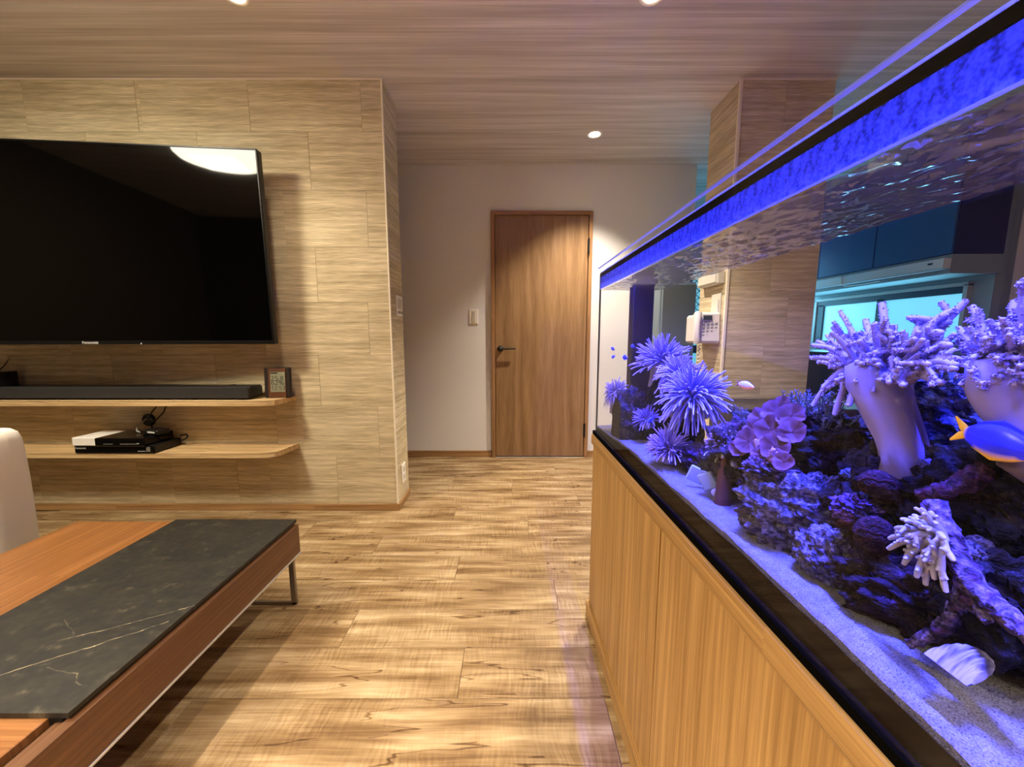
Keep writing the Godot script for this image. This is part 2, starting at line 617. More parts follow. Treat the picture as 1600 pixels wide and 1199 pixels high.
# ------------------------------------------------------------------ room shell
func setting() -> void:
	var fl := struct("floor", bx(Vector3(0.6, -0.03, -1.4), Vector3(8.2, 0.05, 6.2), 0.0), M.plank, "rustic oak plank floor running across the room", "floor")
	var row := 0
	var z := -0.62
	while z > -3.22:
		var x := -2.9 + fmod(row * 0.77, 1.2) - 1.2
		while x < 1.0:
			var x1 := x + 1.2
			if x1 > -2.2:
				var p := bx(Vector3(0, 0, 0), Vector3(1.1985, 0.010, 0.1785), 0.0008, 0, Vector2(rg.randf() * 1.1 + 0.65, rg.randf() * 0.7 + 0.1))
				obj("plank", p, M.plank, fl, Vector3(x + 0.6, -0.005, z - 0.09))
			x = x1
		z -= 0.18
		row += 1
	var c := bx(Vector3(0.6, CEIL + 0.05, -1.4), Vector3(8.2, 0.1, 6.2), 0.0, 0, Vector2(4.0, 0.0))
	struct("ceiling", c, M.ceiling, "wood-look papered ceiling with soft brown streaks", "ceiling")
	# television wall: a thick partition that ends in mid-room, clad with 60 x 30 cm tiles
	var wf := struct("wall_front", bx(Vector3(-2.046, CEIL / 2, -DW - 0.1175), Vector3(2.70, CEIL, 0.223), 0.0), M.tile_core, "beige travertine-look tiled partition wall behind the television", "wall")
	var rows := [[CEIL, 2.142], [2.142, 1.843], [1.843, 1.542], [1.542, 1.242], [1.242, 0.942], [0.942, 0.642], [0.642, 0.342], [0.342, 0.042]]
	for r in rows.size():
		var y0: float = rows[r][1]
		var y1: float = rows[r][0]
		var right := -0.697
		var first := [-0.806, -1.10, -0.80, -1.10, -0.82, -1.12, -0.79, -1.05][r] as float
		var xs := [right]
		var x := first
		while x > -3.4:
			xs.append(x)
			x -= 0.6
		xs.append(-3.39)
		for k in xs.size() - 1:
			var w: float = xs[k] - xs[k + 1]
			if w < 0.02: continue
			obj("tile", bx(Vector3.ZERO, Vector3(w - 0.0012, y1 - y0 - 0.0012, 0.006), 0.0005, 0, Vector2(rg.randf() * 1.2, rg.randf() * 0.6)), M.tile, wf, Vector3((xs[k] + xs[k + 1]) / 2, (y0 + y1) / 2, -DW - 0.003))
		var et := bx(Vector3.ZERO, Vector3(0.006, y1 - y0 - 0.0012, 0.228), 0.0005, 2, Vector2(rg.randf() * 1.2, rg.randf() * 0.6))
		obj("tile", et, M.tile, wf, Vector3(-0.693, (y0 + y1) / 2, -DW - 0.120))
	struct("trim_1", bx(Vector3(-0.6935, CEIL / 2 + 0.02, -DW - 0.0005), Vector3(0.009, CEIL - 0.04, 0.011), 0.001, 1), M.trim, "slim cream corner bead on the end of the tiled wall", "corner bead")
	struct("trim_2", bx(Vector3(-2.05, CEIL - 0.004, -DW + 0.003), Vector3(2.71, 0.007, 0.006), 0.001), M.trim, "thin cream strip between tiled wall and ceiling", "trim")
	struct("baseboard_front", bx(Vector3(-2.04, 0.021, -DW + 0.004), Vector3(2.712, 0.042, 0.010), 0.002), M.base, "low oak baseboard under the tiled television wall", "baseboard")
	struct("baseboard_end", bx(Vector3(-0.685, 0.021, -DW - 0.116), Vector3(0.010, 0.042, 0.24), 0.002, 2), M.base, "short oak baseboard on the end of the tiled wall", "baseboard")
	# wall with the door
	var wb := MB.new()
	for s in [[-3.4, -0.150, 0.0, CEIL], [0.632, 1.48, 0.0, CEIL], [-0.150, 0.632, 2.03, CEIL]]:
		wb.box(Vector3((s[0] + s[1]) / 2, (s[2] + s[3]) / 2, -DB - 0.06), Vector3(s[1] - s[0], s[3] - s[2], 0.12), 0.0)
	struct("wall_back", wb, M.white, "plain off-white wall with the oak room door", "wall")
	struct("baseboard_back", bx(Vector3(-1.785, 0.028, -DB + 0.004), Vector3(3.22, 0.056, 0.009), 0.002), M.base, "oak baseboard left of the room door", "baseboard")
	struct("baseboard_right", bx(Vector3(1.065, 0.028, -DB + 0.004), Vector3(0.83, 0.056, 0.009), 0.002), M.base, "oak baseboard right of the room door", "baseboard")
	var d := MB.new()
	d.grain = 1
	d.box(Vector3(-0.1575, 1.025, -DB + 0.002), Vector3(0.029, 2.05, 0.06), 0.002)
	d.box(Vector3(0.6395, 1.025, -DB + 0.002), Vector3(0.029, 2.05, 0.06), 0.002)
	d.grain = 0
	d.box(Vector3(0.241, 2.036, -DB + 0.002), Vector3(0.768, 0.028, 0.06), 0.002)
	d.grain = 1
	d.box(Vector3(-0.141, 1.01, -DB - 0.025), Vector3(0.012, 2.02, 0.02), 0.001)
	d.box(Vector3(0.623, 1.01, -DB - 0.025), Vector3(0.012, 2.02, 0.02), 0.001)
	var door := struct("door_1", d, M.jamb, "closed oak room door with black lever handle in the white wall", "door")
	obj("door_leaf", bx(Vector3(0.241, 1.015, -DB - 0.006), Vector3(0.760, 2.010, 0.035), 0.0015, 1, Vector2(0.15, 0.30)), M.door, door)
	var h := MB.new()
	h.lathe(Vector3(-0.098, 0.945, -DB + 0.0115), [Vector2(0.026, 0.0), Vector2(0.026, 0.008), Vector2(0.023, 0.010), Vector2(0.011, 0.011), Vector2(0.010, 0.040), Vector2(0.0, 0.041)], 28, Basis(Vector3.RIGHT, PI / 2))
	h.tube([Vector3(-0.104, 0.945, -DB + 0.05), Vector3(-0.05, 0.945, -DB + 0.052), Vector3(0.028, 0.946, -DB + 0.050)], [0.009, 0.0075, 0.006], 10)
	obj("door_handle", h, M.black, door)
	for y in [1.775, 0.245]:
		var g := MB.new()
		g.box(Vector3(0.622, y, -DB + 0.030), Vector3(0.016, 0.115, 0.018), 0.003)
		g.tube([Vector3(0.624, y - 0.06, -DB + 0.040), Vector3(0.624, y + 0.06, -DB + 0.040)], [0.006, 0.006], 8)
		obj("hinge", g, M.black, door)
	# the rest of the shell
	struct("wall_left", bx(Vector3(-3.45, CEIL / 2, -1.1), Vector3(0.1, CEIL, 5.0), 0.0), mat(rgb(84, 70, 58), 0.9), "brown wall at the far left, outside the frame", "wall")
	struct("wall_rear", bx(Vector3(0.6, CEIL / 2, 1.55), Vector3(8.2, CEIL, 0.1), 0.0), mat(rgb(64, 52, 44), 0.9), "brown curtained wall behind the viewpoint", "wall")
	struct("wall_side", bx(Vector3(4.6, CEIL / 2, -0.6), Vector3(0.1, CEIL, 4.3), 0.0), M.white, "off-white wall at the far right, outside the frame", "wall")
	struct("wall_right", bx(Vector3(3.36, CEIL / 2, -3.57), Vector3(0.12, CEIL, 1.84), 0.0), M.teal_grey, "blue-grey kitchen wall with the wide window", "wall")
	struct("wall_near", bx(Vector3(3.98, CEIL / 2, -2.71), Vector3(1.24, CEIL, 0.12), 0.0), M.white, "pale wall right of the kitchen window", "wall")
	struct("wall_kitchen", bx(Vector3(2.4, CEIL / 2, -4.46), Vector3(2.1, CEIL, 0.12), 0.0), M.teal_grey, "blue-grey wall at the end of the kitchen", "wall")
	struct("wall_passage", bx(Vector3(1.43, CEIL / 2, -3.86), Vector3(0.1, CEIL, 1.1), 0.0), M.white, "white wall at the corner of the kitchen passage", "wall")
	# tiled pillar between room and kitchen
	var x0 := 1.215
	var x1 := 1.719
	var wp := struct("wall_pillar", bx(Vector3((x0 + x1) / 2, CEIL / 2, -DW - 0.156), Vector3(x1 - x0 - 0.012, CEIL, 0.30), 0.0), M.tile_core, "tiled pillar behind the aquarium with the telephone on its side", "pillar")
	for r in rows.size():
		var y0: float = rows[r][1] + (0.05 if r else 0.05)
		var y1: float = rows[r][0] + (0.05 if r else 0.0)
		var cut: float = [1.46, 1.56, 1.62, 1.46, 1.57, 1.45, 1.58, 1.47][r]
		for s in [[x0 + 0.004, cut], [cut, x1]]:
			obj("tile", bx(Vector3.ZERO, Vector3(s[1] - s[0] - 0.0012, y1 - y0 - 0.0012, 0.006), 0.0005, 0, Vector2(rg.randf() * 1.2, rg.randf() * 0.6)), M.tile, wp, Vector3((s[0] + s[1]) / 2, (y0 + y1) / 2, -DW - 0.003))
		for s in [[x0 + 0.003, true], [x1 - 0.003, false]]:
			obj("tile", bx(Vector3.ZERO, Vector3(0.006, y1 - y0 - 0.0012, 0.304), 0.0005, 2, Vector2(rg.randf() * 1.2, rg.randf() * 0.6)), M.tile, wp, Vector3(s[0], (y0 + y1) / 2, -DW - 0.156))
	struct("trim_3", bx(Vector3(x0 + 0.001, CEIL / 2 + 0.02, -DW + 0.001), Vector3(0.016, CEIL - 0.04, 0.014), 0.002, 1), M.trim, "cream corner bead on the edge of the tiled pillar", "corner bead")
	struct("trim_4", bx(Vector3((x0 + x1) / 2, CEIL - 0.004, -DW + 0.003), Vector3(x1 - x0 + 0.01, 0.007, 0.006), 0.001), M.trim, "thin cream strip between tiled pillar and ceiling", "trim")
	# switches and sockets
	var sw := thing("light_switch", "cream wall switch on the white wall beside the room door", "light switch", Vector3(-0.321, 1.212, -DB))
	obj("cover_plate", bx(Vector3(0, 0, 0.004), Vector3(0.074, 0.122, 0.008), 0.003), M.plastic, sw)
	obj("rocker", bx(Vector3(0, 0, 0.0095), Vector3(0.030, 0.094, 0.006), 0.002), mat(rgb(214, 208, 192), 0.4), sw)
	var wp2 := thing("switch_panel", "white switch panel with small buttons on the end of the tiled wall", "switch panel", Vector3(-0.690, 1.232, -2.335))
	obj("cover_plate", bx(Vector3(0.004, 0, 0), Vector3(0.008, 0.120, 0.115), 0.003), M.plastic, wp2)
	for k in 2:
		obj("rocker", bx(Vector3(0.010, 0.012, 0.026 - k * 0.052), Vector3(0.006, 0.060, 0.040), 0.002), mat(rgb(214, 210, 200), 0.4), wp2)
		obj("button", bx(Vector3(0.010, -0.040, 0.026 - k * 0.052), Vector3(0.006, 0.016, 0.034), 0.002), mat(rgb(160, 156, 146), 0.4), wp2)
	var so := thing("wall_socket", "white power socket low on the end of the tiled wall", "socket", Vector3(-0.690, 0.195, -2.30))
	obj("cover_plate", bx(Vector3(0.004, 0, 0), Vector3(0.008, 0.120, 0.072), 0.003), M.plastic, so)
	for k in 2:
		obj("outlet", bx(Vector3(0.009, 0.024 - k * 0.048, 0), Vector3(0.004, 0.032, 0.030), 0.002), mat(rgb(206, 202, 192), 0.4), so)

# ------------------------------------------------------------------ what stands behind the aquarium
func kitchen() -> void:
	var day := Color(0.42, 0.86, 1.0)
	# wide frosted window in the right wall
	var w := MB.new()
	var xw := 3.30
	var za := -2.80
	var zb := -4.12
	w.grain = 2
	for y in [0.965, 1.425]: w.box(Vector3(xw - 0.01, y, (za + zb) / 2), Vector3(0.05, 0.03, za - zb + 0.06), 0.003)
	for z in [za + 0.015, zb - 0.015]: w.box(Vector3(xw - 0.01, 1.195, z), Vector3(0.05, 0.46, 0.03), 0.003)
	var win := struct("window_1", w, mat(rgb(196, 190, 184), 0.5), "wide frosted kitchen window bright with daylight, behind the leather corals", "window")
	var sash := MB.new()
	sash.box(Vector3(xw - 0.012, 1.385, (za + zb) / 2), Vector3(0.03, 0.05, za - zb), 0.002)
	sash.box(Vector3(xw - 0.012, 0.99, (za + zb) / 2), Vector3(0.03, 0.03, za - zb), 0.002)
	for z in [zb + 0.05, -3.42]: sash.box(Vector3(xw - 0.012, 1.19, z), Vector3(0.03, 0.37, 0.07), 0.002)
	obj("window_sash", sash, mat(rgb(34, 38, 48), 0.4), win)
	for s in [[za, -3.385], [-3.455, zb + 0.085]]:
		obj("window_pane", bx(Vector3(xw - 0.006, 1.185, (s[0] + s[1]) / 2), Vector3(0.008, 0.36, absf(s[0] - s[1])), 0.0), glow(day, 0.75), win)
	var a := AreaLight3D.new()
	a.name = "window_daylight"
	a.area_size = Vector2(1.25, 0.34)
	a.area_normalize_energy = true
	a.light_color = Color(0.5, 0.85, 1.0)
	a.light_energy = 0.8
	a.area_range = 9.0
	a.shadow_enabled = true
	a.position = Vector3(xw - 0.06, 1.19, (za + zb) / 2)
	a.rotation.y = PI / 2
	add_child(a)
	var w3 := MB.new()  # added unseen window, lights the cabinet fronts and kitchen ceiling
	for y in [0.98, 1.92]: w3.box(Vector3(2.85, y, -4.385), Vector3(0.76, 0.04, 0.05), 0.003)
	for x in [2.49, 3.21]: w3.box(Vector3(x, 1.45, -4.385), Vector3(0.04, 0.94, 0.05), 0.003)
	var win3 := struct("window_3", w3, mat(rgb(196, 190, 184), 0.5), "added daylight window in the kitchen end wall, unseen behind the tiled pillar", "window")
	obj("window_pane", bx(Vector3(2.85, 1.45, -4.39), Vector3(0.68, 0.90, 0.008), 0.0), glow(day, 0.75), win3)
	var a3 := AreaLight3D.new()  # daylight from the added window
	a3.name = "window_daylight"
	a3.area_size = Vector2(0.66, 0.88)
	a3.area_normalize_energy = true
	a3.light_color = Color(0.5, 0.85, 1.0)
	a3.light_energy = 1.0
	a3.area_range = 9.0
	a3.shadow_enabled = true
	a3.position = Vector3(2.85, 1.45, -4.36)
	a3.rotation.y = PI
	add_child(a3)
	# wall cabinets
	for i in 3:
		var z0 := -2.62 - i * 0.56
		var c := thing("wall_cabinet", ["navy wall cabinet, nearest of the row above the kitchen window", "navy wall cabinet, second of the row above the kitchen window", "navy wall cabinet next to the tiled pillar, farthest of the row"][i], "wall cabinet", Vector3(3.125, 1.60, z0 - 0.28), 0.0, "navy wall cabinets")
		obj("body", bx(Vector3(0.01, 0.40, 0), Vector3(0.33, 0.80, 0.558), 0.002), mat(rgb(22, 30, 52), 0.5), c)
		obj("door", bx(Vector3(-0.168, 0.40, 0), Vector3(0.018, 0.796, 0.552), 0.002), M.navy, c)
	var v := thing("valance_box", "grey valance box under the navy wall cabinets", "valance", Vector3(3.125, 1.47, -3.40))
	obj("body", bx(Vector3(0, 0.065, 0), Vector3(0.34, 0.128, 1.56), 0.003), M.teal_grey, v)
	var l := thing("strip_light", "slim white strip light with a pull cord under the navy cabinets", "strip light", Vector3(2.93, 1.47, -3.36))
	var m := MB.new()
	m.plate(PackedVector2Array([Vector2(-0.03, -0.74), Vector2(0.022, -0.74), Vector2(0.022, 0.74), Vector2(-0.03, 0.74)]), 0.03, 0.105, 0.004)
	obj("housing", m, mat(rgb(226, 238, 246), 0.4), l)
	obj("switch", bx(Vector3(-0.032, 0.075, 0.66), Vector3(0.004, 0.012, 0.03), 0.001), M.black, l)
	m = MB.new()
	m.tube([Vector3(-0.034, 0.1, -0.05), Vector3(-0.034, 0.04, -0.05), Vector3(-0.034, 0.012, -0.01), Vector3(-0.030, 0.006, 0.12), Vector3(-0.028, 0.01, 0.30)], [0.004, 0.004, 0.004, 0.004, 0.003], 6)
	obj("pull_cord", m, M.plastic, l)
	var k := thing("kitchen_counter", "dark kitchen counter under the window", "counter", Vector3(2.98, 0, -3.4))
	obj("body", bx(Vector3(0, 0.44, 0), Vector3(0.58, 0.88, 1.6), 0.003), M.dark_wood, k)
	obj("worktop", bx(Vector3(-0.01, 0.90, 0), Vector3(0.62, 0.035, 1.6), 0.004), mat(rgb(46, 42, 44), 0.3), k)
	var sb := thing("low_sideboard", "low dark sideboard in front of the tiled pillar", "sideboard", Vector3(1.50, 0, -2.0))
	obj("body", bx(Vector3(0, 0.335, 0), Vector3(0.70, 0.67, 0.32), 0.003), mat(rgb(44, 38, 44), 0.6), sb)
	obj("top", bx(Vector3(0, 0.68, 0), Vector3(0.72, 0.022, 0.33), 0.003), mat(rgb(52, 46, 52), 0.5), sb)
	# tall grey-blue fridge and slit window at the end of the white wall
	var f := thing("fridge", "tall slate-blue fridge beside the slit window, behind the aquarium corals", "fridge", Vector3(1.205, 0, -2.98))
	obj("body", bx(Vector3(0, 0.72, 0), Vector3(0.26, 1.44, 0.36), 0.006), M.slate, f)
	obj("door", bx(Vector3(0.005, 0.96, 0.185), Vector3(0.245, 0.93, 0.02), 0.005), M.slate, f)
	obj("drawer_front", bx(Vector3(0.005, 0.25, 0.185), Vector3(0.245, 0.46, 0.02), 0.005), M.slate, f)
	var s2 := MB.new()
	s2.grain = 1
	for x in [1.352, 1.458]: s2.box(Vector3(x, 1.05, -2.95), Vector3(0.03, 1.06, 0.05), 0.002)
	for y in [0.54, 0.95, 1.565]: s2.box(Vector3(1.405, y, -2.95), Vector3(0.13, 0.06 if y == 0.95 else 0.03, 0.05), 0.002)
	var w2 := struct("window_2", s2, mat(rgb(30, 62, 84), 0.5), "narrow slit window with diamond wire glass behind the aquarium", "window")
	for y in [[0.98, 1.55], [0.555, 0.92]]:
		obj("window_pane", bx(Vector3(1.405, (y[0] + y[1]) / 2, -2.955), Vector3(0.082, y[1] - y[0], 0.006), 0.0), glow(day, 0.7), w2)
	m = MB.new()
	for i in 12:
		var y := 0.98 + i * 0.05
		for g in [-1, 1]: m.tube([Vector3(1.405 - 0.04 * g, y, -2.950), Vector3(1.405 + 0.04 * g, minf(y + 0.075, 1.55), -2.950)], [0.003, 0.003], 4)
	obj("wire_mesh", m, mat(rgb(20, 60, 76), 0.5), w2)
	# telephone on the pillar's side; the side faces left
	var sx := 1.215
	var p := thing("telephone", "white corded wall telephone on the side of the tiled pillar", "telephone", Vector3(sx, 1.098, -2.335))
	var pb := Basis(Vector3.UP, 0.62)
	m = MB.new()
	m.box(Vector3(-0.055, -0.005, 0.0), Vector3(0.11, 0.17, 0.19), 0.012)
	obj("base", m, mat(rgb(206, 200, 188), 0.5), p)
	m = MB.new()
	m.box(Vector3(-0.078, 0.0, 0.105), Vector3(0.15, 0.18, 0.035), 0.012, Basis(Vector3.UP, -0.05) * Basis(Vector3.RIGHT, -0.10))
	obj("front_panel", m, mat(rgb(212, 206, 194), 0.5), p)
	m = MB.new()
	m.tube([Vector3(-0.140, -0.085, 0.128), Vector3(-0.148, -0.04, 0.140), Vector3(-0.150, 0.03, 0.140), Vector3(-0.142, 0.085, 0.126)], [0.020, 0.015, 0.015, 0.021], 10)
	obj("handset", m, mat(rgb(222, 216, 204), 0.5), p)
	obj("display", bx(Vector3(-0.085, 0.058, 0.126), Vector3(0.050, 0.026, 0.006), 0.001), mat(rgb(56, 64, 70), 0.3), p)
	for r in 5:
		for q in 4:
			obj("key", bx(Vector3(-0.105 + q * 0.024, 0.024 - r * 0.022, 0.123), Vector3(0.016, 0.013, 0.007), 0.002), mat(rgb(150, 148, 140), 0.5), p)
	m = MB.new()
	m.tube([Vector3(-0.014, 0.07, 0.09), Vector3(-0.012, 0.165, 0.085)], [0.010, 0.007], 8)
	obj("aerial", m, mat(rgb(216, 212, 200), 0.5), p)
	m = MB.new()
	var cp := []
	var cr := []
	for i in 60:
		var y := -0.10 - i * 0.0055
		cp.append(Vector3(-0.120 + 0.006 * cos(i * 1.6), y, 0.115 + 0.006 * sin(i * 1.6)))
		cr.append(0.003)
	m.tube(cp, cr, 5)
	obj("cord", m, mat(rgb(190, 196, 196), 0.5), p)
	var n1 := thing("intercom_box", "cream intercom box high on the pillar's side, over the telephone", "intercom", Vector3(sx, 1.385, -2.33))
	obj("case", bx(Vector3(-0.02, 0, 0), Vector3(0.04, 0.070, 0.24), 0.004), mat(rgb(206, 202, 188), 0.5), n1)
	obj("cover", bx(Vector3(-0.043, 0, 0.0), Vector3(0.006, 0.052, 0.20), 0.002), mat(rgb(216, 212, 198), 0.5), n1)
	var n2 := thing("memo_card", "cream memo card on the pillar's side behind the telephone aerial", "card", Vector3(sx, 1.235, -2.28))
	obj("card", bx(Vector3(-0.004, 0, 0), Vector3(0.008, 0.125, 0.10), 0.001), mat(rgb(206, 202, 184), 0.7), n2)

# ------------------------------------------------------------------ television wall
func media_wall() -> void:
	# television, turned and tilted a little
	var b := Basis(Vector3.UP, 0.087) * Basis(Vector3.RIGHT, 0.026)
	var tv := thing("television", "large black flat television turned slightly towards the room on the tiled wall", "television", Vector3(-1.268, 1.008, -2.028))
	tv.basis = b
	var W := 1.68
	var H := 0.965
	obj("casing", bx(Vector3(-W / 2, H / 2, -0.022), Vector3(W, H, 0.040), 0.004), M.black, tv)
	var fr := MB.new()
	for s in [[-W / 2, 0.009, W, 0.018], [-W / 2, H - 0.004, W, 0.008]]: fr.box(Vector3(s[0], s[1], 0.001), Vector3(s[2], s[3], 0.008), 0.002)
	for x in [-0.004, -W + 0.004]: fr.box(Vector3(x, H / 2, 0.001), Vector3(0.008, H, 0.008), 0.002)
	obj("bezel", fr, mat(rgb(30, 30, 30), 0.3, 0.6), tv)
	obj("screen", bx(Vector3(-W / 2, H / 2 + 0.005, 0.0005), Vector3(W - 0.016, H - 0.027, 0.003), 0.0), M.screen, tv)
	text("logo", "Panasonic", 0.017, mat(rgb(235, 235, 230), 0.4), tv, Vector3(-W / 2 - 0.055, 0.009, 0.0055))
	obj("power_light", bx(Vector3(-W / 2 + 0.185, 0.004, 0.0055), Vector3(0.006, 0.006, 0.002), 0.001), mat(rgb(240, 240, 240), 0.3), tv)
	obj("wall_mount", bx(Vector3(-W / 2, H / 2, -0.06), Vector3(0.42, 0.34, 0.05), 0.004), M.black, tv)
	# shelves with rounded front corners
	for i in 2:
		var y: float = [0.690, 0.402][i]
		var x1: float = [-1.264, -1.268][i]
		var t := thing("wall_shelf", ["upper pale oak wall shelf under the television, carrying the soundbar", "lower pale oak wall shelf carrying the recorder"][i], "wall shelf", Vector3(-2.3, y, -DW), 0.0, "pale oak wall shelves under the television")
		var line := PackedVector2Array([Vector2(-1.08, 0.0), Vector2(x1 + 2.3, 0.0), Vector2(x1 + 2.298, 0.012)])
		var f := 0.195
		var q := Vector2(x1 + 2.3 - 0.030, f)
		for k in 7:
			var s := k / 6.0
			line.append(Vector2(x1 + 2.3 - 0.004, 0.03).lerp(q, 0.72).lerp(q, s).lerp(q.lerp(q - Vector2(0.11, 0), s), s))
		line.append(Vector2(-1.08, f))
		var m := MB.new()
		m.grain = 0
		m.off = Vector2(0.2 + i * 0.4, 0.1 + i * 0.2)
		m.plate(line, -0.014, 0.014, 0.0015)
		obj("board", m, M.shelf, t)
	# soundbar
	var sb := thing("soundbar", "long black soundbar on the upper shelf", "soundbar", Vector3(-2.28, 0.704, -2.09))
	obj("body", bx(Vector3(0, 0.040, -0.005), Vector3(1.70, 0.064, 0.115), 0.010), M.black, sb)
	obj("grille", bx(Vector3(0, 0.040, 0.054), Vector3(1.69, 0.062, 0.010), 0.003), M.cloth_black, sb)
	obj("foot", bx(Vector3(0.70, 0.004, 0), Vector3(0.08, 0.008, 0.08), 0.001), M.black, sb)
	obj("foot", bx(Vector3(-0.70, 0.004, 0), Vector3(0.08, 0.008, 0.08), 0.001), M.black, sb)
	obj("top_panel", bx(Vector3(0, 0.073, -0.02), Vector3(1.4, 0.003, 0.07), 0.001), M.black_gloss, sb)
	# black pot with one bent blade at the frame's left edge
	var pot := thing("black_box", "small black box with a thin bent blade on the soundbar at the left frame edge", "box", Vector3(-2.825, 0.778, -2.09))
	obj("body", bx(Vector3(-0.03, 0.038, 0), Vector3(0.10, 0.076, 0.09), 0.003), M.black, pot)
	var m2 := MB.new()
	m2.tube([Vector3(-0.04, 0.07, 0), Vector3(-0.015, 0.085, 0.004), Vector3(0.025, 0.115, 0.008), Vector3(0.065, 0.160, 0.010)], [0.004, 0.007, 0.006, 0.001], 8, 0.4)
	obj("blade", m2, M.black, pot)
	# clock
	var cl := thing("desk_clock", "small brown digital clock with a grey display leaning on the upper shelf", "clock", Vector3(-1.322, 0.704, -2.105))
	cl.basis = Basis(Vector3.UP, 0.16) * Basis(Vector3.RIGHT, -0.09)
	m2 = MB.new()
	m2.box(Vector3(0, 0.086, -0.012), Vector3(0.138, 0.172, 0.022), 0.006)
	obj("case", m2, mat(rgb(34, 24, 16), 0.45), cl)
	obj("face_panel", bx(Vector3(0, 0.084, 0.000), Vector3(0.092, 0.166, 0.006), 0.002), mat(rgb(92, 52, 22), 0.5), cl)
	obj("display", bx(Vector3(0.004, 0.090, 0.0035), Vector3(0.076, 0.112, 0.003), 0.001), mat(rgb(142, 144, 118), 0.4), cl)
	var ink := mat(rgb(42, 46, 34), 0.6)
	text("digits", "25.8", 0.034, ink, cl, Vector3(0.002, 0.110, 0.0055))
	text("digits", "62%", 0.036, ink, cl, Vector3(0.004, 0.084, 0.0055))
	text("digits", "12:53", 0.030, ink, cl, Vector3(0.006, 0.054, 0.0055))
	obj("display_bar", bx(Vector3(-0.014, 0.140, 0.0055), Vector3(0.036, 0.008, 0.0015), 0.0), ink, cl)
	# recorder and the things stacked on it
	var rc := thing("video_recorder", "flat black video recorder on the lower shelf", "recorder", Vector3(-2.155, 0.416, -2.075))
	obj("body", bx(Vector3(0, 0.024, 0), Vector3(0.43, 0.042, 0.17), 0.004), M.black, rc)
	obj("front_panel", bx(Vector3(0, 0.024, 0.087), Vector3(0.43, 0.042, 0.006), 0.003), M.black_gloss, rc)
	obj("display", bx(Vector3(0.185, 0.026, 0.0905), Vector3(0.022, 0.026, 0.002), 0.0), mat(rgb(120, 118, 110), 0.4), rc)
	text("logo", "Panasonic", 0.013, mat(rgb(200, 200, 195), 0.4), rc, Vector3(-0.18, 0.032, 0.091))
	obj("print_line", bx(Vector3(0.148, 0.015, 0.0905), Vector3(0.04, 0.003, 0.002), 0.0), mat(rgb(190, 190, 185), 0.4), rc)
	for x in [-0.18, 0.18]: obj("foot", bx(Vector3(x, 0.0015, 0.05), Vector3(0.03, 0.003, 0.03), 0.0), M.black, rc)
	var rt := thing("white_router", "flat white box lying on the left end of the video recorder", "router", Vector3(-2.309, 0.461, -2.072))
	obj("body", bx(Vector3(0, 0.0225, 0.004), Vector3(0.134, 0.045, 0.17), 0.003), M.plastic, rt)
	var bb := thing("black_receiver", "flat black box right of the white box on the video recorder", "receiver", Vector3(-2.107, 0.461, -2.06))
	obj("body", bx(Vector3(0.0, 0.0225, 0), Vector3(0.268, 0.045, 0.18), 0.004), M.black_gloss, bb)
	obj("print_line", bx(Vector3(-0.06, 0.014, 0.0905), Vector3(0.05, 0.003, 0.002), 0.0), mat(rgb(120, 120, 116), 0.4), bb)
	obj("print_line", bx(Vector3(0.05, 0.014, 0.0905), Vector3(0.09, 0.003, 0.002), 0.0), mat(rgb(130, 130, 126), 0.4), bb)
	obj("button", bx(Vector3(0.10, 0.016, 0.0905), Vector3(0.012, 0.005, 0.003), 0.001), mat(rgb(190, 190, 186), 0.4), bb)
	var ad := thing("cable_adapter", "small black adapter with a white label on the right of the stacked boxes", "adapter", Vector3(-2.0, 0.506, -2.075), -0.2)
	obj("body", bx(Vector3(0, 0.013, 0), Vector3(0.10, 0.026, 0.07), 0.004), M.black, ad)
	obj("label_strip", bx(Vector3(0.012, 0.016, 0.036), Vector3(0.05, 0.008, 0.002), 0.0, 0), mat(rgb(220, 220, 215), 0.5), ad)
	# wall grommet and cables
	var gr := thing("cable_grommet", "round black cable outlet on the tiled wall above the recorder", "cable outlet", Vector3(-2.14, 0.560, -DW))
	m2 = MB.new()
	m2.lathe(Vector3(0, 0, 0), [Vector2(0.036, 0.0), Vector2(0.036, 0.010), Vector2(0.030, 0.014), Vector2(0.024, 0.004), Vector2(0.0, 0.003)], 28, Basis(Vector3.RIGHT, PI / 2))
	obj("ring", m2, M.black, gr)
	var cables := [
		["black cable looping from the wall outlet up behind the upper shelf, upper one of two", [Vector3(-2.125, 0.575, -2.17), Vector3(-2.09, 0.61, -2.15), Vector3(-2.06, 0.65, -2.16), Vector3(-2.045, 0.685, -2.178)], 0.0035, "black"],
		["black cable looping from the wall outlet up behind the upper shelf, lower one of two", [Vector3(-2.125, 0.545, -2.17), Vector3(-2.07, 0.560, -2.14), Vector3(-2.02, 0.61, -2.15), Vector3(-2.005, 0.685, -2.178)], 0.0035, "black"],
		["grey cable hanging from the wall outlet down to the black adapter", [Vector3(-2.14, 0.570, -2.168), Vector3(-2.155, 0.535, -2.12), Vector3(-2.125, 0.515, -2.09), Vector3(-2.095, 0.513, -2.075)], 0.004, "grey_plastic"],
		["black cable dropping from the wall outlet to the receiver box", [Vector3(-2.13, 0.55, -2.17), Vector3(-2.085, 0.545, -2.13), Vector3(-2.065, 0.53, -2.12), Vector3(-2.07, 0.512, -2.11)], 0.004, "black"],
		["short dark cable loop at the right rear corner of the video recorder", [Vector3(-1.945, 0.44, -2.15), Vector3(-1.90, 0.455, -2.13), Vector3(-1.885, 0.47, -2.14), Vector3(-1.905, 0.48, -2.155), Vector3(-1.95, 0.47, -2.165)], 0.0045, "black"]]
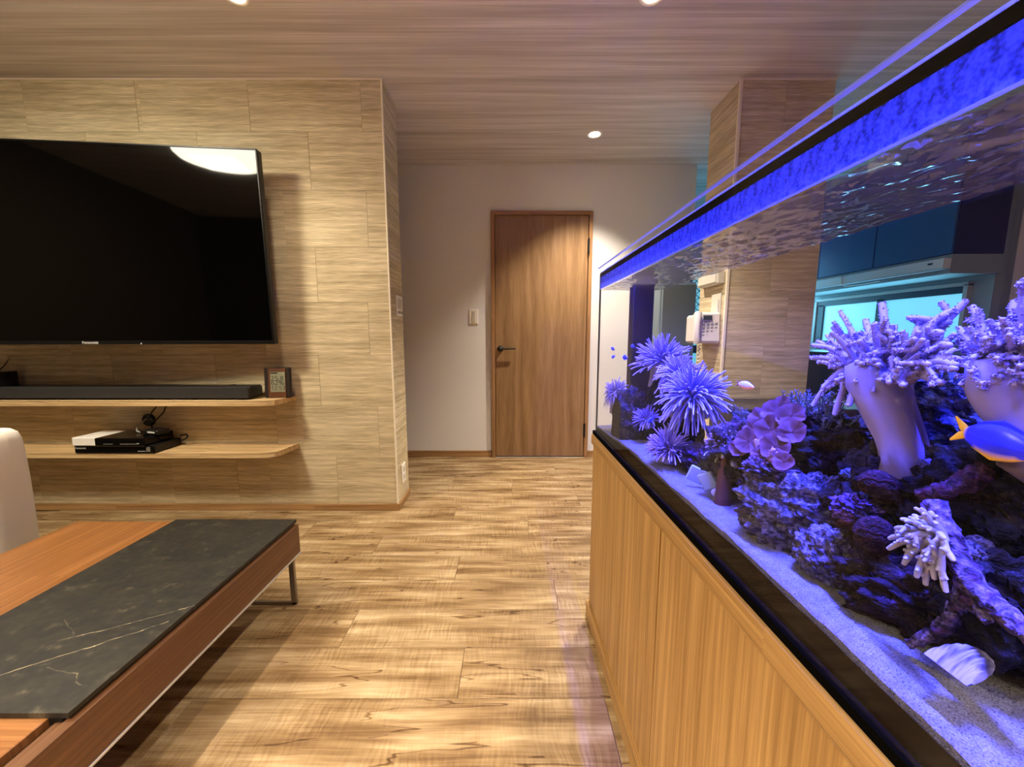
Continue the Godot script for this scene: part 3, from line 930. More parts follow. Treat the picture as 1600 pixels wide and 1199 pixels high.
	for c in cables:
		m2 = MB.new()
		var cv := Curve3D.new()
		var pts: Array = c[1]
		for k in pts.size():
			var tg: Vector3 = (pts[mini(k + 1, pts.size() - 1)] - pts[maxi(k - 1, 0)]) * 0.17
			cv.add_point(pts[k] - pts[0], -tg, tg)
		var line := []
		var rad := []
		for k in 25:
			line.append(cv.sample_baked(cv.get_baked_length() * k / 24.0))
			rad.append(c[2])
		m2.tube(line, rad, 6)
		tag(obj("cable", m2, M[c[3]], null, pts[0]), c[0], "cable")

# ------------------------------------------------------------------ table and chair
func table_and_chair() -> void:
	var t := thing("coffee_table", "low walnut coffee table with a dark stone slab top in the left foreground", "coffee table", Vector3(-1.255, 0, -0.75))
	var o := Vector3(1.255, 0, 0.75)
	var xr := -0.829
	var xl := -1.69
	var zf := -1.388
	var zn := -0.10
	var m := MB.new()
	m.grain = 2
	m.box(o + Vector3(xr - 0.011, 0.269, (zf + zn) / 2), Vector3(0.022, 0.112, zn - zf), 0.002)
	obj("side_apron", m, M.walnut, t)
	m = MB.new()
	m.grain = 2
	m.box(o + Vector3(xl + 0.011, 0.269, (zf + zn) / 2), Vector3(0.022, 0.112, zn - zf), 0.002)
	obj("side_apron", m, M.walnut, t)
	m = MB.new()
	m.box(o + Vector3((xl + xr) / 2, 0.269, zf + 0.011), Vector3(xr - xl - 0.046, 0.112, 0.022), 0.002)
	obj("end_apron", m, M.walnut, t)
	m = MB.new()
	m.box(o + Vector3((xl + xr) / 2, 0.269, zn - 0.011), Vector3(xr - xl - 0.046, 0.112, 0.022), 0.002)
	obj("end_apron", m, M.walnut, t)
	obj("edge_strip", bx(o + Vector3(xr - 0.004, 0.2095, (zf + zn) / 2), Vector3(0.012, 0.007, zn - zf), 0.001), M.alu, t)
	obj("bottom_panel", bx(o + Vector3((xl + xr) / 2, 0.219, (zf + zn) / 2), Vector3(xr - xl - 0.05, 0.010, zn - zf - 0.05), 0.001), M.walnut, t)
	obj("inner_rail", bx(o + Vector3(xr - 0.032, 0.310, (zf + zn) / 2), Vector3(0.018, 0.020, zn - zf - 0.05), 0.001, 2), M.walnut, t)
	m = MB.new()
	m.grain = 2
	m.off = Vector2(0.3, 0.12)
	m.box(o + Vector3((xl - 1.30) / 2, 0.327, (zf - 0.02) / 2), Vector3(-1.30 - xl, 0.018, -zf - 0.02), 0.0015)
	obj("tabletop", m, M.teak, t)
	m = MB.new()
	m.grain = 0
	m.off = Vector2(0.1, 0.2)
	m.box(o + Vector3((-1.30 + xr - 0.052) / 2, 0.320, -0.37), Vector3(xr - 0.052 + 1.30, 0.020, 0.54), 0.0015)
	obj("tabletop", m, M.teak, t)
	m = MB.new()
	m.box(o + Vector3(-1.073, 0.3365, -1.012), Vector3(0.466, 0.011, 0.762), 0.0)
	for k in m.uv.size():
		var p: Vector3 = m.v[k] - o
		m.uv[k] = Vector2(p.x + 1.31, p.z + 1.395)
	obj("stone_slab", m, M.stone, t)
	obj("slab_bed", bx(o + Vector3(-1.075, 0.322, -1.005), Vector3(0.44, 0.018, 0.745), 0.001), M.black, t)
	for z in [-1.372, -0.18]:
		m = MB.new()
		for x in [-0.858, -1.66]: m.box(o + Vector3(x, 0.107, z), Vector3(0.022, 0.214, 0.012), 0.002)
		m.box(o + Vector3(-1.259, 0.006, z), Vector3(0.824, 0.012, 0.012), 0.002)
		obj("leg_frame", m, M.steel, t)
	# pale armchair, of which the frame shows one corner
	var c := thing("armchair", "cream upholstered armchair at the left edge beside the coffee table", "armchair", Vector3(-2.335, 0, -1.38))
	m = MB.new()
	var prof := []
	for i in 9:
		var row := []
		for j in 15:
			row.append(Vector3.ZERO)
		prof.append(row)
	# back rest: a soft slab, its right edge leaning out towards the floor
	var hx := 0.0
	m.box(Vector3(0.155, 0.40, -0.02), Vector3(0.57, 0.48, 0.13), 0.0)
	m = MB.new()
	var ys := [0.085, 0.10, 0.20, 0.35, 0.50, 0.60, 0.66, 0.685, 0.697, 0.700]
	var ins := [0.012, 0.0, 0.0, 0.004, 0.010, 0.016, 0.022, 0.032, 0.048, 0.075]
	var grid := []
	for i in ys.size():
		var row := []
		var wide: float = 0.555 - ins[i] - (0.70 - ys[i]) * 0.075
		var thick: float = 0.085 - ins[i] * 0.6
		for j in 33:
			var a := TAU * j / 32.0
			var cx := signf(cos(a)) * pow(absf(cos(a)), 0.35) * wide * 0.5
			var cz := signf(sin(a)) * pow(absf(sin(a)), 0.5) * thick
			row.append(Vector3(0.19 + cx - (0.555 * 0.5 - wide * 0.5) * 0.9, ys[i], cz))
		grid.append(row)
	var top := []
	for j in 33: top.append(Vector3(0.16, 0.703, 0))
	grid.append(top)
	m.skin(grid, func(p): return Vector3(p.x - 0.17, (0.5 if p.y > 0.6 else 0.0), p.z * 3.0))
	obj("backrest", m, M.linen, c)
	obj("seat", bx(Vector3(-0.02, 0.33, 0.30), Vector3(0.60, 0.18, 0.52), 0.04), M.linen, c)
	for x in [-0.27, 0.22]:
		for z in [0.0, 0.50]:
			m = MB.new()
			m.tube([Vector3(x, 0, z), Vector3(x, 0.25, z)], [0.014, 0.020], 10)
			obj("leg", m, M.dark_wood, c)
	obj("arm_rail", bx(Vector3(0.26, 0.285, 0.20), Vector3(0.035, 0.035, 0.26), 0.008, 2), mat(rgb(110, 70, 40), 0.5), c)

# ------------------------------------------------------------------ aquarium stand and glass
func cabinet() -> void:
	var t := thing("aquarium_cabinet", "long light oak cabinet with flush doors under the aquarium", "cabinet", Vector3(TANK.x, 0, TANK.z), YAW)
	var L := 1.80
	obj("plinth", bx(Vector3(0.115, 0.03, L / 2 - 0.005), Vector3(0.246, 0.06, L), 0.002, 2), M.cabinet, t)
	obj("body", bx(Vector3(0.125, 0.36, L / 2), Vector3(0.21, 0.60, L - 0.006), 0.001, 1), M.cabinet_dark, t)
	for i in 3:
		obj("door", bx(Vector3(0.010, 0.3615, 0.003 + 0.2935 + i * 0.59), Vector3(0.018, 0.599, 0.5855), 0.0012, 1, Vector2(0.1, i * 0.33 + 0.05)), M.cabinet, t)
	obj("top_board", bx(Vector3(0.118, 0.684, L / 2 - 0.008), Vector3(0.242, 0.040, L + 0.012), 0.004, 2, Vector2(0.3, 0.2)), M.cabinet, t)
	obj("edge_strip", bx(Vector3(0.004, 0.7055, L / 2 - 0.008), Vector3(0.008, 0.003, L), 0.001), M.trim, t)

func sand_front(l: float) -> float:
	return lerpf(0.030, 0.052, clampf(l / 0.35, 0, 1)) - 0.008 * clampf((l - 0.85) / 0.25, 0, 1)

func aquarium() -> void:
	var t := tank_thing("aquarium", "long glass reef aquarium lit blue, on the light oak cabinet", "aquarium", Vector3.ZERO)
	obj("front_pane", bx(Vector3(0.004, 0.285, TL / 2), Vector3(0.006, 0.567, TL), 0.0), M.pane, t)
	obj("back_pane", bx(Vector3(TD + 0.004, 0.285, TL / 2), Vector3(0.006, 0.567, TL), 0.0), M.back_pane, t)
	for z in [0.003, TL - 0.003]:
		obj("end_pane", bx(Vector3(TD / 2 + 0.004, 0.285, z), Vector3(TD - 0.006, 0.567, 0.006), 0.0), M.pane, t)
	obj("bottom_panel", bx(Vector3(TD / 2 + 0.004, 0.006, TL / 2), Vector3(TD + 0.01, 0.010, TL), 0.001), M.silicone, t)
	# black bar under the rim, inside the glass
	obj("rim_bar", bx(Vector3(0.0105, 0.546, TL / 2), Vector3(0.006, 0.013, TL - 0.014), 0.001), M.silicone, t)
	obj("added_rim_light", bx(Vector3(0.0163, 0.5575, TL / 2), Vector3(0.0045, 0.004, TL - 0.03), 0.001), glow(rgb(70, 84, 255), 3.0), t)  # added glowing strip, hidden behind the rim bar
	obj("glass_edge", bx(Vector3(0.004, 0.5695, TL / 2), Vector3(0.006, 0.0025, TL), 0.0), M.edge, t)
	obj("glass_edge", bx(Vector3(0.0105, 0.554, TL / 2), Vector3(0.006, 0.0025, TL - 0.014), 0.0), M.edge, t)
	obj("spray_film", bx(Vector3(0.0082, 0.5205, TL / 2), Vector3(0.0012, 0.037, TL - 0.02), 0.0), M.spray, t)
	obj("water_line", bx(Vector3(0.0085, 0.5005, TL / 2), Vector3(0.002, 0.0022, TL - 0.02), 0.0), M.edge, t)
	var strip := [[], []]
	for j in 61:
		var l := 0.008 + (TL - 0.016) * j / 60.0
		strip[0].append(Vector3(0.0085, 0.010, l))
		strip[1].append(Vector3(0.0085, sand_front(l) - 0.005 + 0.002 * noise.get_noise_2d(l * 14.0, 3.0), l))
	var bs := MB.new()
	bs.skin(strip, func(_p): return Vector3.LEFT)
	obj("base_strip", bs, mat(rgb(26, 18, 18), 0.8, 0, 0.0), t)
	obj("base_strip", bx(Vector3(-0.0005, 0.0045, TL / 2), Vector3(0.003, 0.013, TL), 0.001), M.silicone, t)
	for z in [0.0065]:
		obj("corner_seal", bx(Vector3(0.0095, 0.28, z + 0.003), Vector3(0.005, 0.54, 0.006), 0.001), M.silicone, t)
	# black overflow column in the far corner
	var m := MB.new()
	m.grain = 1
	m.box(Vector3(0.143, 0.262, 0.032), Vector3(0.068, 0.50, 0.046), 0.003)
	obj("overflow_column", m, mat(rgb(30, 26, 36), 0.4), t)
	# water surface with ripples
	m = MB.new()
	var g := []
	for i in 34:
		var row := []
		for j in 260:
			var w := 0.010 + (TD - 0.012) * i / 33.0
			var l := 0.008 + (TL - 0.016) * j / 259.0
			var calm := clampf(0.55 + 0.9 * noise.get_noise_2d(l * 3.1 + 3, w * 3.0), 0.12, 1.0)
			var h := 0.0055 * calm * (noise.get_noise_2d(l * 17.0 + w * 9.0, w * 34.0 - l * 5.0 + 40) + 0.3 * noise.get_noise_2d(l * 50.0, w * 80.0 + 90))
			row.append(Vector3(w, h, l))
		g.append(row)
	m.skin(g, func(_p): return Vector3.UP)
	var wt := obj("water", m, M.water, null, at_tank(Vector3(0, WATER, 0)))
	wt.rotation.y = YAW
	tag(wt, "rippled water surface of the aquarium seen from below", "water")
	wt.set_meta("kind", "stuff")
	# sand
	m = MB.new()
	g = []
	for i in 26:
		var row := []
		for j in 150:
			var l := 0.01 + (TL - 0.02) * j / 149.0
			var w := 0.0115 + (TD - 0.014) * pow(i / 25.0, 1.3)
			var front := sand_front(l)
			var h := front + 0.10 * minf(w, 0.10) * clampf(l / 0.4, 0.2, 1.0) + 0.004 * noise.get_noise_2d(l * 9.0, w * 9.0) + 0.0016 * noise.get_noise_2d(l * 60.0, w * 60.0)
			if i == 0: h -= 0.002
			row.append(Vector3(w, h, l))
		g.append(row)
	var skirt := []
	for p in g[0]: skirt.append(Vector3(p.x - 0.0012, 0.012, p.z))
	m.skin(g, func(_p): return Vector3.UP)
	m.skin([skirt, g[0]], func(_p): return Vector3.LEFT)
	var sd := obj("sand", m, M.sand, null, at_tank(Vector3.ZERO))
	sd.rotation.y = YAW
	tag(sd, "pale coral sand on the aquarium floor along the front glass", "sand")
	sd.set_meta("kind", "stuff")

# ------------------------------------------------------------------ rocks, corals, fish
# crust colours, linear
const GREY := Color(0.26, 0.24, 0.22)
const DARK := Color(0.055, 0.045, 0.04)
const MOSS := Color(0.06, 0.065, 0.035)
const PURPLE := Color(0.40, 0.16, 0.42)
const MAROON := Color(0.10, 0.025, 0.03)
const PALE := Color(0.60, 0.52, 0.55)
const LILAC := Color(0.50, 0.42, 0.60)

func lump(c: Vector3, rad: Vector3, turn: float, amp: float, freq: float, n: int, seed_: float, base: Color, crust: Color, share: float) -> MB:
	# a cube blown up into an uneven ball, kept between the panes; vertices relative to c in the aquarium's axes
	var m := MB.new()
	var rot := Basis(Vector3.UP, turn)
	for f in 6:
		var ax := f % 3
		var sg := 1.0 if f < 3 else -1.0
		var start := m.v.size()
		for i in n + 1:
			for j in n + 1:
				var d := Vector3.ZERO
				d[ax] = sg
				d[(ax + 1) % 3] = tan((i / float(n) * 2.0 - 1.0) * PI / 4)
				d[(ax + 2) % 3] = tan((j / float(n) * 2.0 - 1.0) * PI / 4)
				d = d.normalized()
				var q := d * freq + Vector3.ONE * seed_
				var k := 1.0 + amp * (noise.get_noise_3dv(q) * 1.3 + 0.5 * absf(noise.get_noise_3dv(q * 2.7)) + 0.10 * noise.get_noise_3dv(q * 7.0))
				var p := rot * (d * rad * k)
				var all := c + p
				all.x = clampf(all.x, 0.014, TD - 0.004)
				all.z = clampf(all.z, 0.012, TL - 0.012)
				all.y = maxf(all.y, 0.02)
				p = all - c
				var s := noise.get_noise_3dv(q * 1.9 + Vector3(40, 0, 9)) + 0.35 * d.y + 0.5 * noise.get_noise_3dv(q * 6.0)
				m.tint = base.lerp(crust, clampf((s - 0.45 + share) * 3.0, 0, 1))
				m.vert(p, d, Vector2.ZERO)
		for i in n:
			for j in n:
				var q2 := start + i * (n + 1) + j
				m.tri(q2, q2 + 1, q2 + n + 1)
				m.tri(q2 + 1, q2 + n + 2, q2 + n + 1)
	smooth(m)
	return m

func smooth(m: MB) -> void:
	# smooth normals over vertices that share a place
	var acc := {}
	for k in range(0, m.idx.size(), 3):
		var a := m.v[m.idx[k]]
		var b := m.v[m.idx[k + 1]]
		var c := m.v[m.idx[k + 2]]
		var nn := (c - a).cross(b - a)
		for p in [a, b, c]:
			var key := Vector3i(p * 20000.0)
			acc[key] = acc.get(key, Vector3.ZERO) + nn
	for k in m.v.size():
		var s: Vector3 = acc.get(Vector3i(m.v[k] * 20000.0), Vector3.UP)
		if s.length() > 0: m.n[k] = s.normalized()

func facing(px: float) -> float:      # turn that lays a lump's x axis across the view
	return -atan((px - 800.0) / FOCAL) + YAW * 0.0

func rock(called: String, label: String, category: String, px: float, py: float, w: float, rx: float, ry: float, deep: float, amp: float, freq: float, n: int, base: Color, crust: Color, share: float, group := "") -> MeshInstance3D:
	var c := tp(px, py, w)
	var s := tscale(px, py, w)
	var m := lump(c, Vector3(rx * s, ry * s, deep), facing(px), amp, freq, n, px * 0.173 + py * 0.071, base, crust, share)
	var o := obj(called, m, M.rock, null, at_tank(c))
	o.rotation.y = YAW
	tag(o, label, category, group)
	return o

func bend(a: Vector3, b: Vector3, c: Vector3, d: Vector3, k: int) -> Array:
	var out := []
	for i in k + 1: out.append(a.bezier_interpolate(b, c, d, i / float(k)))
	return out

func taper(r0: float, r1: float, k: int) -> Array:
	var out := []
	for i in k + 1: out.append(lerpf(r0, r1, i / float(k)))
	return out

func branch(m: MB, pts: Array, r0: float, r1: float, bumps: float, base: Color, tip: Color) -> void:
	# one fleshy arm studded with small polyps
	var start := m.v.size()
	m.tint = base
	var rad := taper(r0, r1, pts.size() - 1)
	for k in rad.size(): rad[k] *= 1.0 + 0.10 * sin(k * 2.1)
	m.tube(pts, rad, 8)
	for k in range(start, m.v.size()):
		m.col[k] = base.lerp(tip, clampf((k - start) / float(m.v.size() - start), 0, 1))
	if bumps <= 0.0: return
	for k in range(1, pts.size()):
		for q in 4:
			var t: Vector3 = (pts[k] - pts[k - 1]).normalized()
			var o := Vector3(rg.randf() - 0.5, rg.randf() - 0.5, rg.randf() - 0.5)
			o = (o - t * o.dot(t)).normalized()
			var p: Vector3 = (pts[k - 1] as Vector3).lerp(pts[k], rg.randf()) + o * rad[k] * 0.8
			m.tint = base.lerp(tip, k / float(pts.size()))
			m.tube([p, p + o * bumps + t * bumps * 0.4], [bumps * 0.5, bumps * 0.30], 5)

func leather(label: String, foot: Vector2, neck: Vector2, w: float, foot_r: float, neck_r: float, arms: Array, fill: int, spread: Vector4, stuff_seed: int) -> void:
	rg.seed = stuff_seed
	var b := tp(foot.x, foot.y, w)
	var t := tank_thing("leather_coral", label, "coral", b, "big leather corals with branching crowns")
	var nk := tp(neck.x, neck.y, w) - b
	var s := tscale(neck.x, neck.y, w)
	var m := MB.new()
	var pts := []
	var rad := []
	for i in 13:
		var f := i / 12.0
		pts.append(Vector3(nk.x * f + 0.004 * sin(f * 5.0), nk.y * f, nk.z * f + 0.004 * sin(f * 4.0 + 1)))
		rad.append(lerpf(foot_r, neck_r, pow(f, 2.2)) * s * (1.0 + 0.10 * pow(1.0 - f, 3.0)))
	pts.append(nk * 1.03)
	rad.append(neck_r * s * 0.75)
	m.tint = Color(0.60, 0.54, 0.60)
	m.tube(pts, rad, 28, 0.80)
	for k in m.v.size():
		var p := m.v[k]
		var crust := clampf((0.028 - p.y + 0.020 * noise.get_noise_3dv(p * 60.0)) * 90.0, 0, 1)
		var fold := 1.0 + 0.06 * noise.get_noise_3dv(Vector3(p.x * 60.0, p.y * 7.0, p.z * 60.0))
		m.col[k] = Color(0.40, 0.34, 0.62).lerp(Color(0.20, 0.14, 0.10), crust)  # lilac tint stands in for scattered blue light on the stalk
		m.v[k] = Vector3(p.x * fold, p.y, p.z * fold) if p.y < nk.y else p
	obj("stalk", m, M.flesh, t)
	for a in arms:       # [neck offset px, tip px, tip py, tip w, lift, radius px]
		var p0 := tp(neck.x + a[0], neck.y - 4, w) - b
		var p3 := tp(a[1], a[2], a[3]) - b
		var mid := p0.lerp(p3, 0.5)
		var up: Vector3 = Vector3.UP * a[4] * s
		m = MB.new()
		var line := bend(p0 + Vector3.DOWN * 0.008, p0.lerp(p3, 0.25) + up, mid + up * 1.2 + Vector3(rg.randf_range(-1, 1), 0, rg.randf_range(-1, 1)) * 0.006, p3, 14)
		branch(m, line, a[5] * s * 1.20, a[5] * s * 0.58, 0.0018, Color(0.36, 0.27, 0.42), LILAC)
		for q in rg.randi_range(1, 3):       # side fingers
			var k := rg.randi_range(6, 12)
			var o: Vector3 = (Vector3(rg.randf() - 0.5, rg.randf() * 0.9 - 0.15, rg.randf() - 0.5)).normalized() * rg.randf_range(14, 30) * s
			var st: Vector3 = line[k]
			branch(m, bend(st, st + o * 0.4 + Vector3.UP * 0.004, st + o * 0.8, st + o + Vector3.DOWN * rg.randf_range(-0.004, 0.006), 6), a[5] * s * 0.65, a[5] * s * 0.42, 0.0015, Color(0.40, 0.31, 0.47), LILAC)
		obj("branch", m, M.flesh, t)
	for i in fill:
		var x := rg.randf_range(spread.x, spread.z)
		var y := rg.randf_range(spread.y, spread.w)
		var mx := (spread.x + spread.z) / 2
		var off := clampf((x - mx) / (spread.z - spread.x) * 2.0, -1, 1)
		y += absf(off) * 22.0
		var ww := clampf(w + rg.randf_range(-0.035, 0.06), 0.075, TD - 0.02)
		if i % 3 == 0:                 # arms that hang over the front rim
			y = rg.randf_range(spread.w - 14.0, spread.w + 40.0) + absf(off) * 18.0
			ww = rg.randf_range(0.072, 0.085)
		var p0 := tp(neck.x + off * neck_r * 0.7, neck.y - 2, w) - b
		var p3 := tp(x, y, ww) - b
		m = MB.new()
		var line := bend(p0 + Vector3.DOWN * 0.006, p0.lerp(p3, 0.3) + Vector3.UP * 10 * s, p0.lerp(p3, 0.7) + Vector3.UP * rg.randf_range(-4, 16) * s, p3, 10)
		branch(m, line, 6.0 * s, 3.4 * s, 0.0016, Color(0.36, 0.27, 0.43), LILAC)
		for q in 2:
			var o: Vector3 = (Vector3(rg.randf() - 0.5, rg.randf() * 0.8 - 0.2, rg.randf() - 0.5)).normalized() * rg.randf_range(10, 22) * s
			var st: Vector3 = line[rg.randi_range(5, 9)]
			branch(m, bend(st, st + o * 0.4, st + o * 0.8, st + o, 5), 3.8 * s, 2.6 * s, 0.0014, Color(0.40, 0.31, 0.48), LILAC)
		obj("branch", m, M.flesh, t)

func tuft(called: String, label: String, foot: Vector3, stalk_h: float, stalk_r: float, tilt: Vector3, count: int, length: float, r: float, open: float, sd: int, c0: Color, c1: Color, droop := 0.3) -> void:
	# a stalk with a head of many fine tentacles
	rg.seed = sd
	var t := tank_thing(called, label, "coral", foot)
	var m := MB.new()
	m.tint = Color(0.42, 0.38, 0.46)
	var top := tilt.normalized() * stalk_h
	m.tube([Vector3(0, -0.01, 0), top * 0.3, top * 0.7, top], [stalk_r * 1.15, stalk_r, stalk_r * 0.95, stalk_r * 1.2], 14)
	obj("stalk", m, M.flesh, t)
	m = MB.new()
	var ax := tilt.normalized()
	var sx := ax.cross(Vector3(0.2, 0.1, 1)).normalized()
	var sz := ax.cross(sx)
	for i in count:
		var f := (i + 0.5) / count
		var el := acos(1.0 - f * (1.0 - cos(open)))
		var an := i * 2.39996 + rg.randf() * 0.4
		var d := (ax * cos(el) + (sx * cos(an) + sz * sin(an)) * sin(el)).normalized()
		var p0 := top + d * stalk_r * 0.9
		var ln := length * rg.randf_range(0.65, 1.1)
		var sway := Vector3(rg.randf() - 0.5, rg.randf() - 0.5, rg.randf() - 0.5) * ln * 0.45
		m.tint = c0
		var st := m.v.size()
		m.tube(bend(p0, p0 + d * ln * 0.35, p0 + d * ln * 0.7 + sway * 0.6, p0 + d * ln + sway + Vector3.DOWN * ln * droop * (1.0 - d.y), 5), taper(r, r * 0.55, 5), 5)
		for k in range(st, m.v.size()): m.col[k] = c0.lerp(c1, (k - st) / float(m.v.size() - st))
		for k in range(st, m.v.size()):
			var p := m.v[k] + foot
			m.v[k] = Vector3(clampf(p.x, 0.013, TD), maxf(p.y, 0.03), clampf(p.z, 0.012, TL)) - foot
	var o := obj("tentacles", m, M.flesh, t)
	o.set_meta("kind", "stuff")

func fish(label: String, p: Vector3, length: float, tall: float, heading: Vector3, top: Color, low: Color, tailc: Color, split: float, group := "") -> void:
	var t := tank_thing("fish", label, "fish", p, group)
	var b := Basis.looking_at(-(tank_basis.inverse() * heading), Vector3.UP) * Basis(Vector3.UP, -PI / 2)   # x runs from tail to nose
	t.basis = tank_basis * b
	var m := MB.new()
	var g := []
	for i in 15:
		var f := i / 14.0
		var hh: float = tall * 0.5 * pow(sin(PI * clampf(0.06 + f * 0.93, 0, 1)), 0.75)
		var ww: float = hh * 0.42
		var row := []
		for j in 13:
			var a := TAU * j / 12.0
			row.append(Vector3((f - 0.5) * length * 0.8, sin(a) * hh, cos(a) * ww))
		g.append(row)
	m.skin(g, func(q): return Vector3(0, q.y, q.z))
	for k in m.v.size():
		var q := m.v[k]
		var lim := -tall * 0.5 * split + (q.x / length) * tall * 0.25
		m.col[k] = low if q.y < lim or q.x < -length * 0.37 else top
	obj("body", m, M.fish, t)
	m = MB.new()
	m.tint = tailc
	for sg in [-1.0, 1.0]:
		m.tube([Vector3(-length * 0.36, 0, 0), Vector3(-length * 0.44, sg * tall * 0.12, 0), Vector3(-length * 0.56, sg * tall * 0.36, 0)], [tall * 0.10, tall * 0.12, tall * 0.03], 8, 0.25, Vector3(0, 1, 0))
	obj("tail", m, M.fish, t)
	m = MB.new()
	m.tint = top
	m.tube([Vector3(-length * 0.28, tall * 0.34, 0), Vector3(0.0, tall * 0.50, 0), Vector3(length * 0.2, tall * 0.42, 0)], [tall * 0.06, tall * 0.11, tall * 0.04], 8, 0.2, Vector3(0, 1, 0))
	m.tint = low
	m.tube([Vector3(-length * 0.28, -tall * 0.32, 0), Vector3(-length * 0.05, -tall * 0.46, 0), Vector3(length * 0.12, -tall * 0.42, 0)], [tall * 0.05, tall * 0.09, tall * 0.03], 8, 0.2, Vector3(0, 1, 0))
	obj("fin", m, M.fish, t)
	m = MB.new()
	m.tint = Color(0.01, 0.01, 0.01)
	for sg in [-1.0, 1.0]: m.lathe(Vector3(length * 0.30, tall * 0.06, sg * tall * 0.10), [Vector2(0, -tall * 0.05), Vector2(tall * 0.05, 0), Vector2(0, tall * 0.05)], 8)
	obj("eye", m, M.fish, t)

func disc(m: MB, c: Vector3, r: float, up: Vector3, sd: float, tint: Color, rim: Color, cup := 0.25) -> void:
	# a wavy plate of thick tissue
	var ux := up.cross(Vector3(0.3, 0.2, 0.9)).normalized()
	var uz := up.cross(ux)
	var g := []
	var g2 := []
	for i in 6:
		var f := i / 5.0
		var row := []
		var row2 := []
		for j in 25:
			var a := TAU * j / 24.0
			var wob := 1.0 + 0.16 * noise.get_noise_2d(cos(a) * 1.2 + sd, sin(a) * 1.2)
			var hh := r * cup * f * f + r * 0.42 * f * noise.get_noise_2d(cos(a) * 2.0 + sd, sin(a) * 2.0 + 7)
			var q := c + (ux * cos(a) + uz * sin(a)) * r * f * wob + up * hh
			row.append(q)
			row2.append(q - up * (0.0012 + r * 0.12 * (1.0 - f * 0.75)))
		g.append(row)
		g2.append(row2)
	g2.reverse()
	var st := m.v.size()
	m.tint = tint
	m.skin(g, func(_p): return up)
	for k in range(m.v.size() - 50, m.v.size()): m.col[k] = tint.lerp(rim, 0.5 if k < m.v.size() - 25 else 1.0)
	m.skin([g[5], g2[0]], func(p): return p - c)
	m.skin(g2, func(_p): return -up)

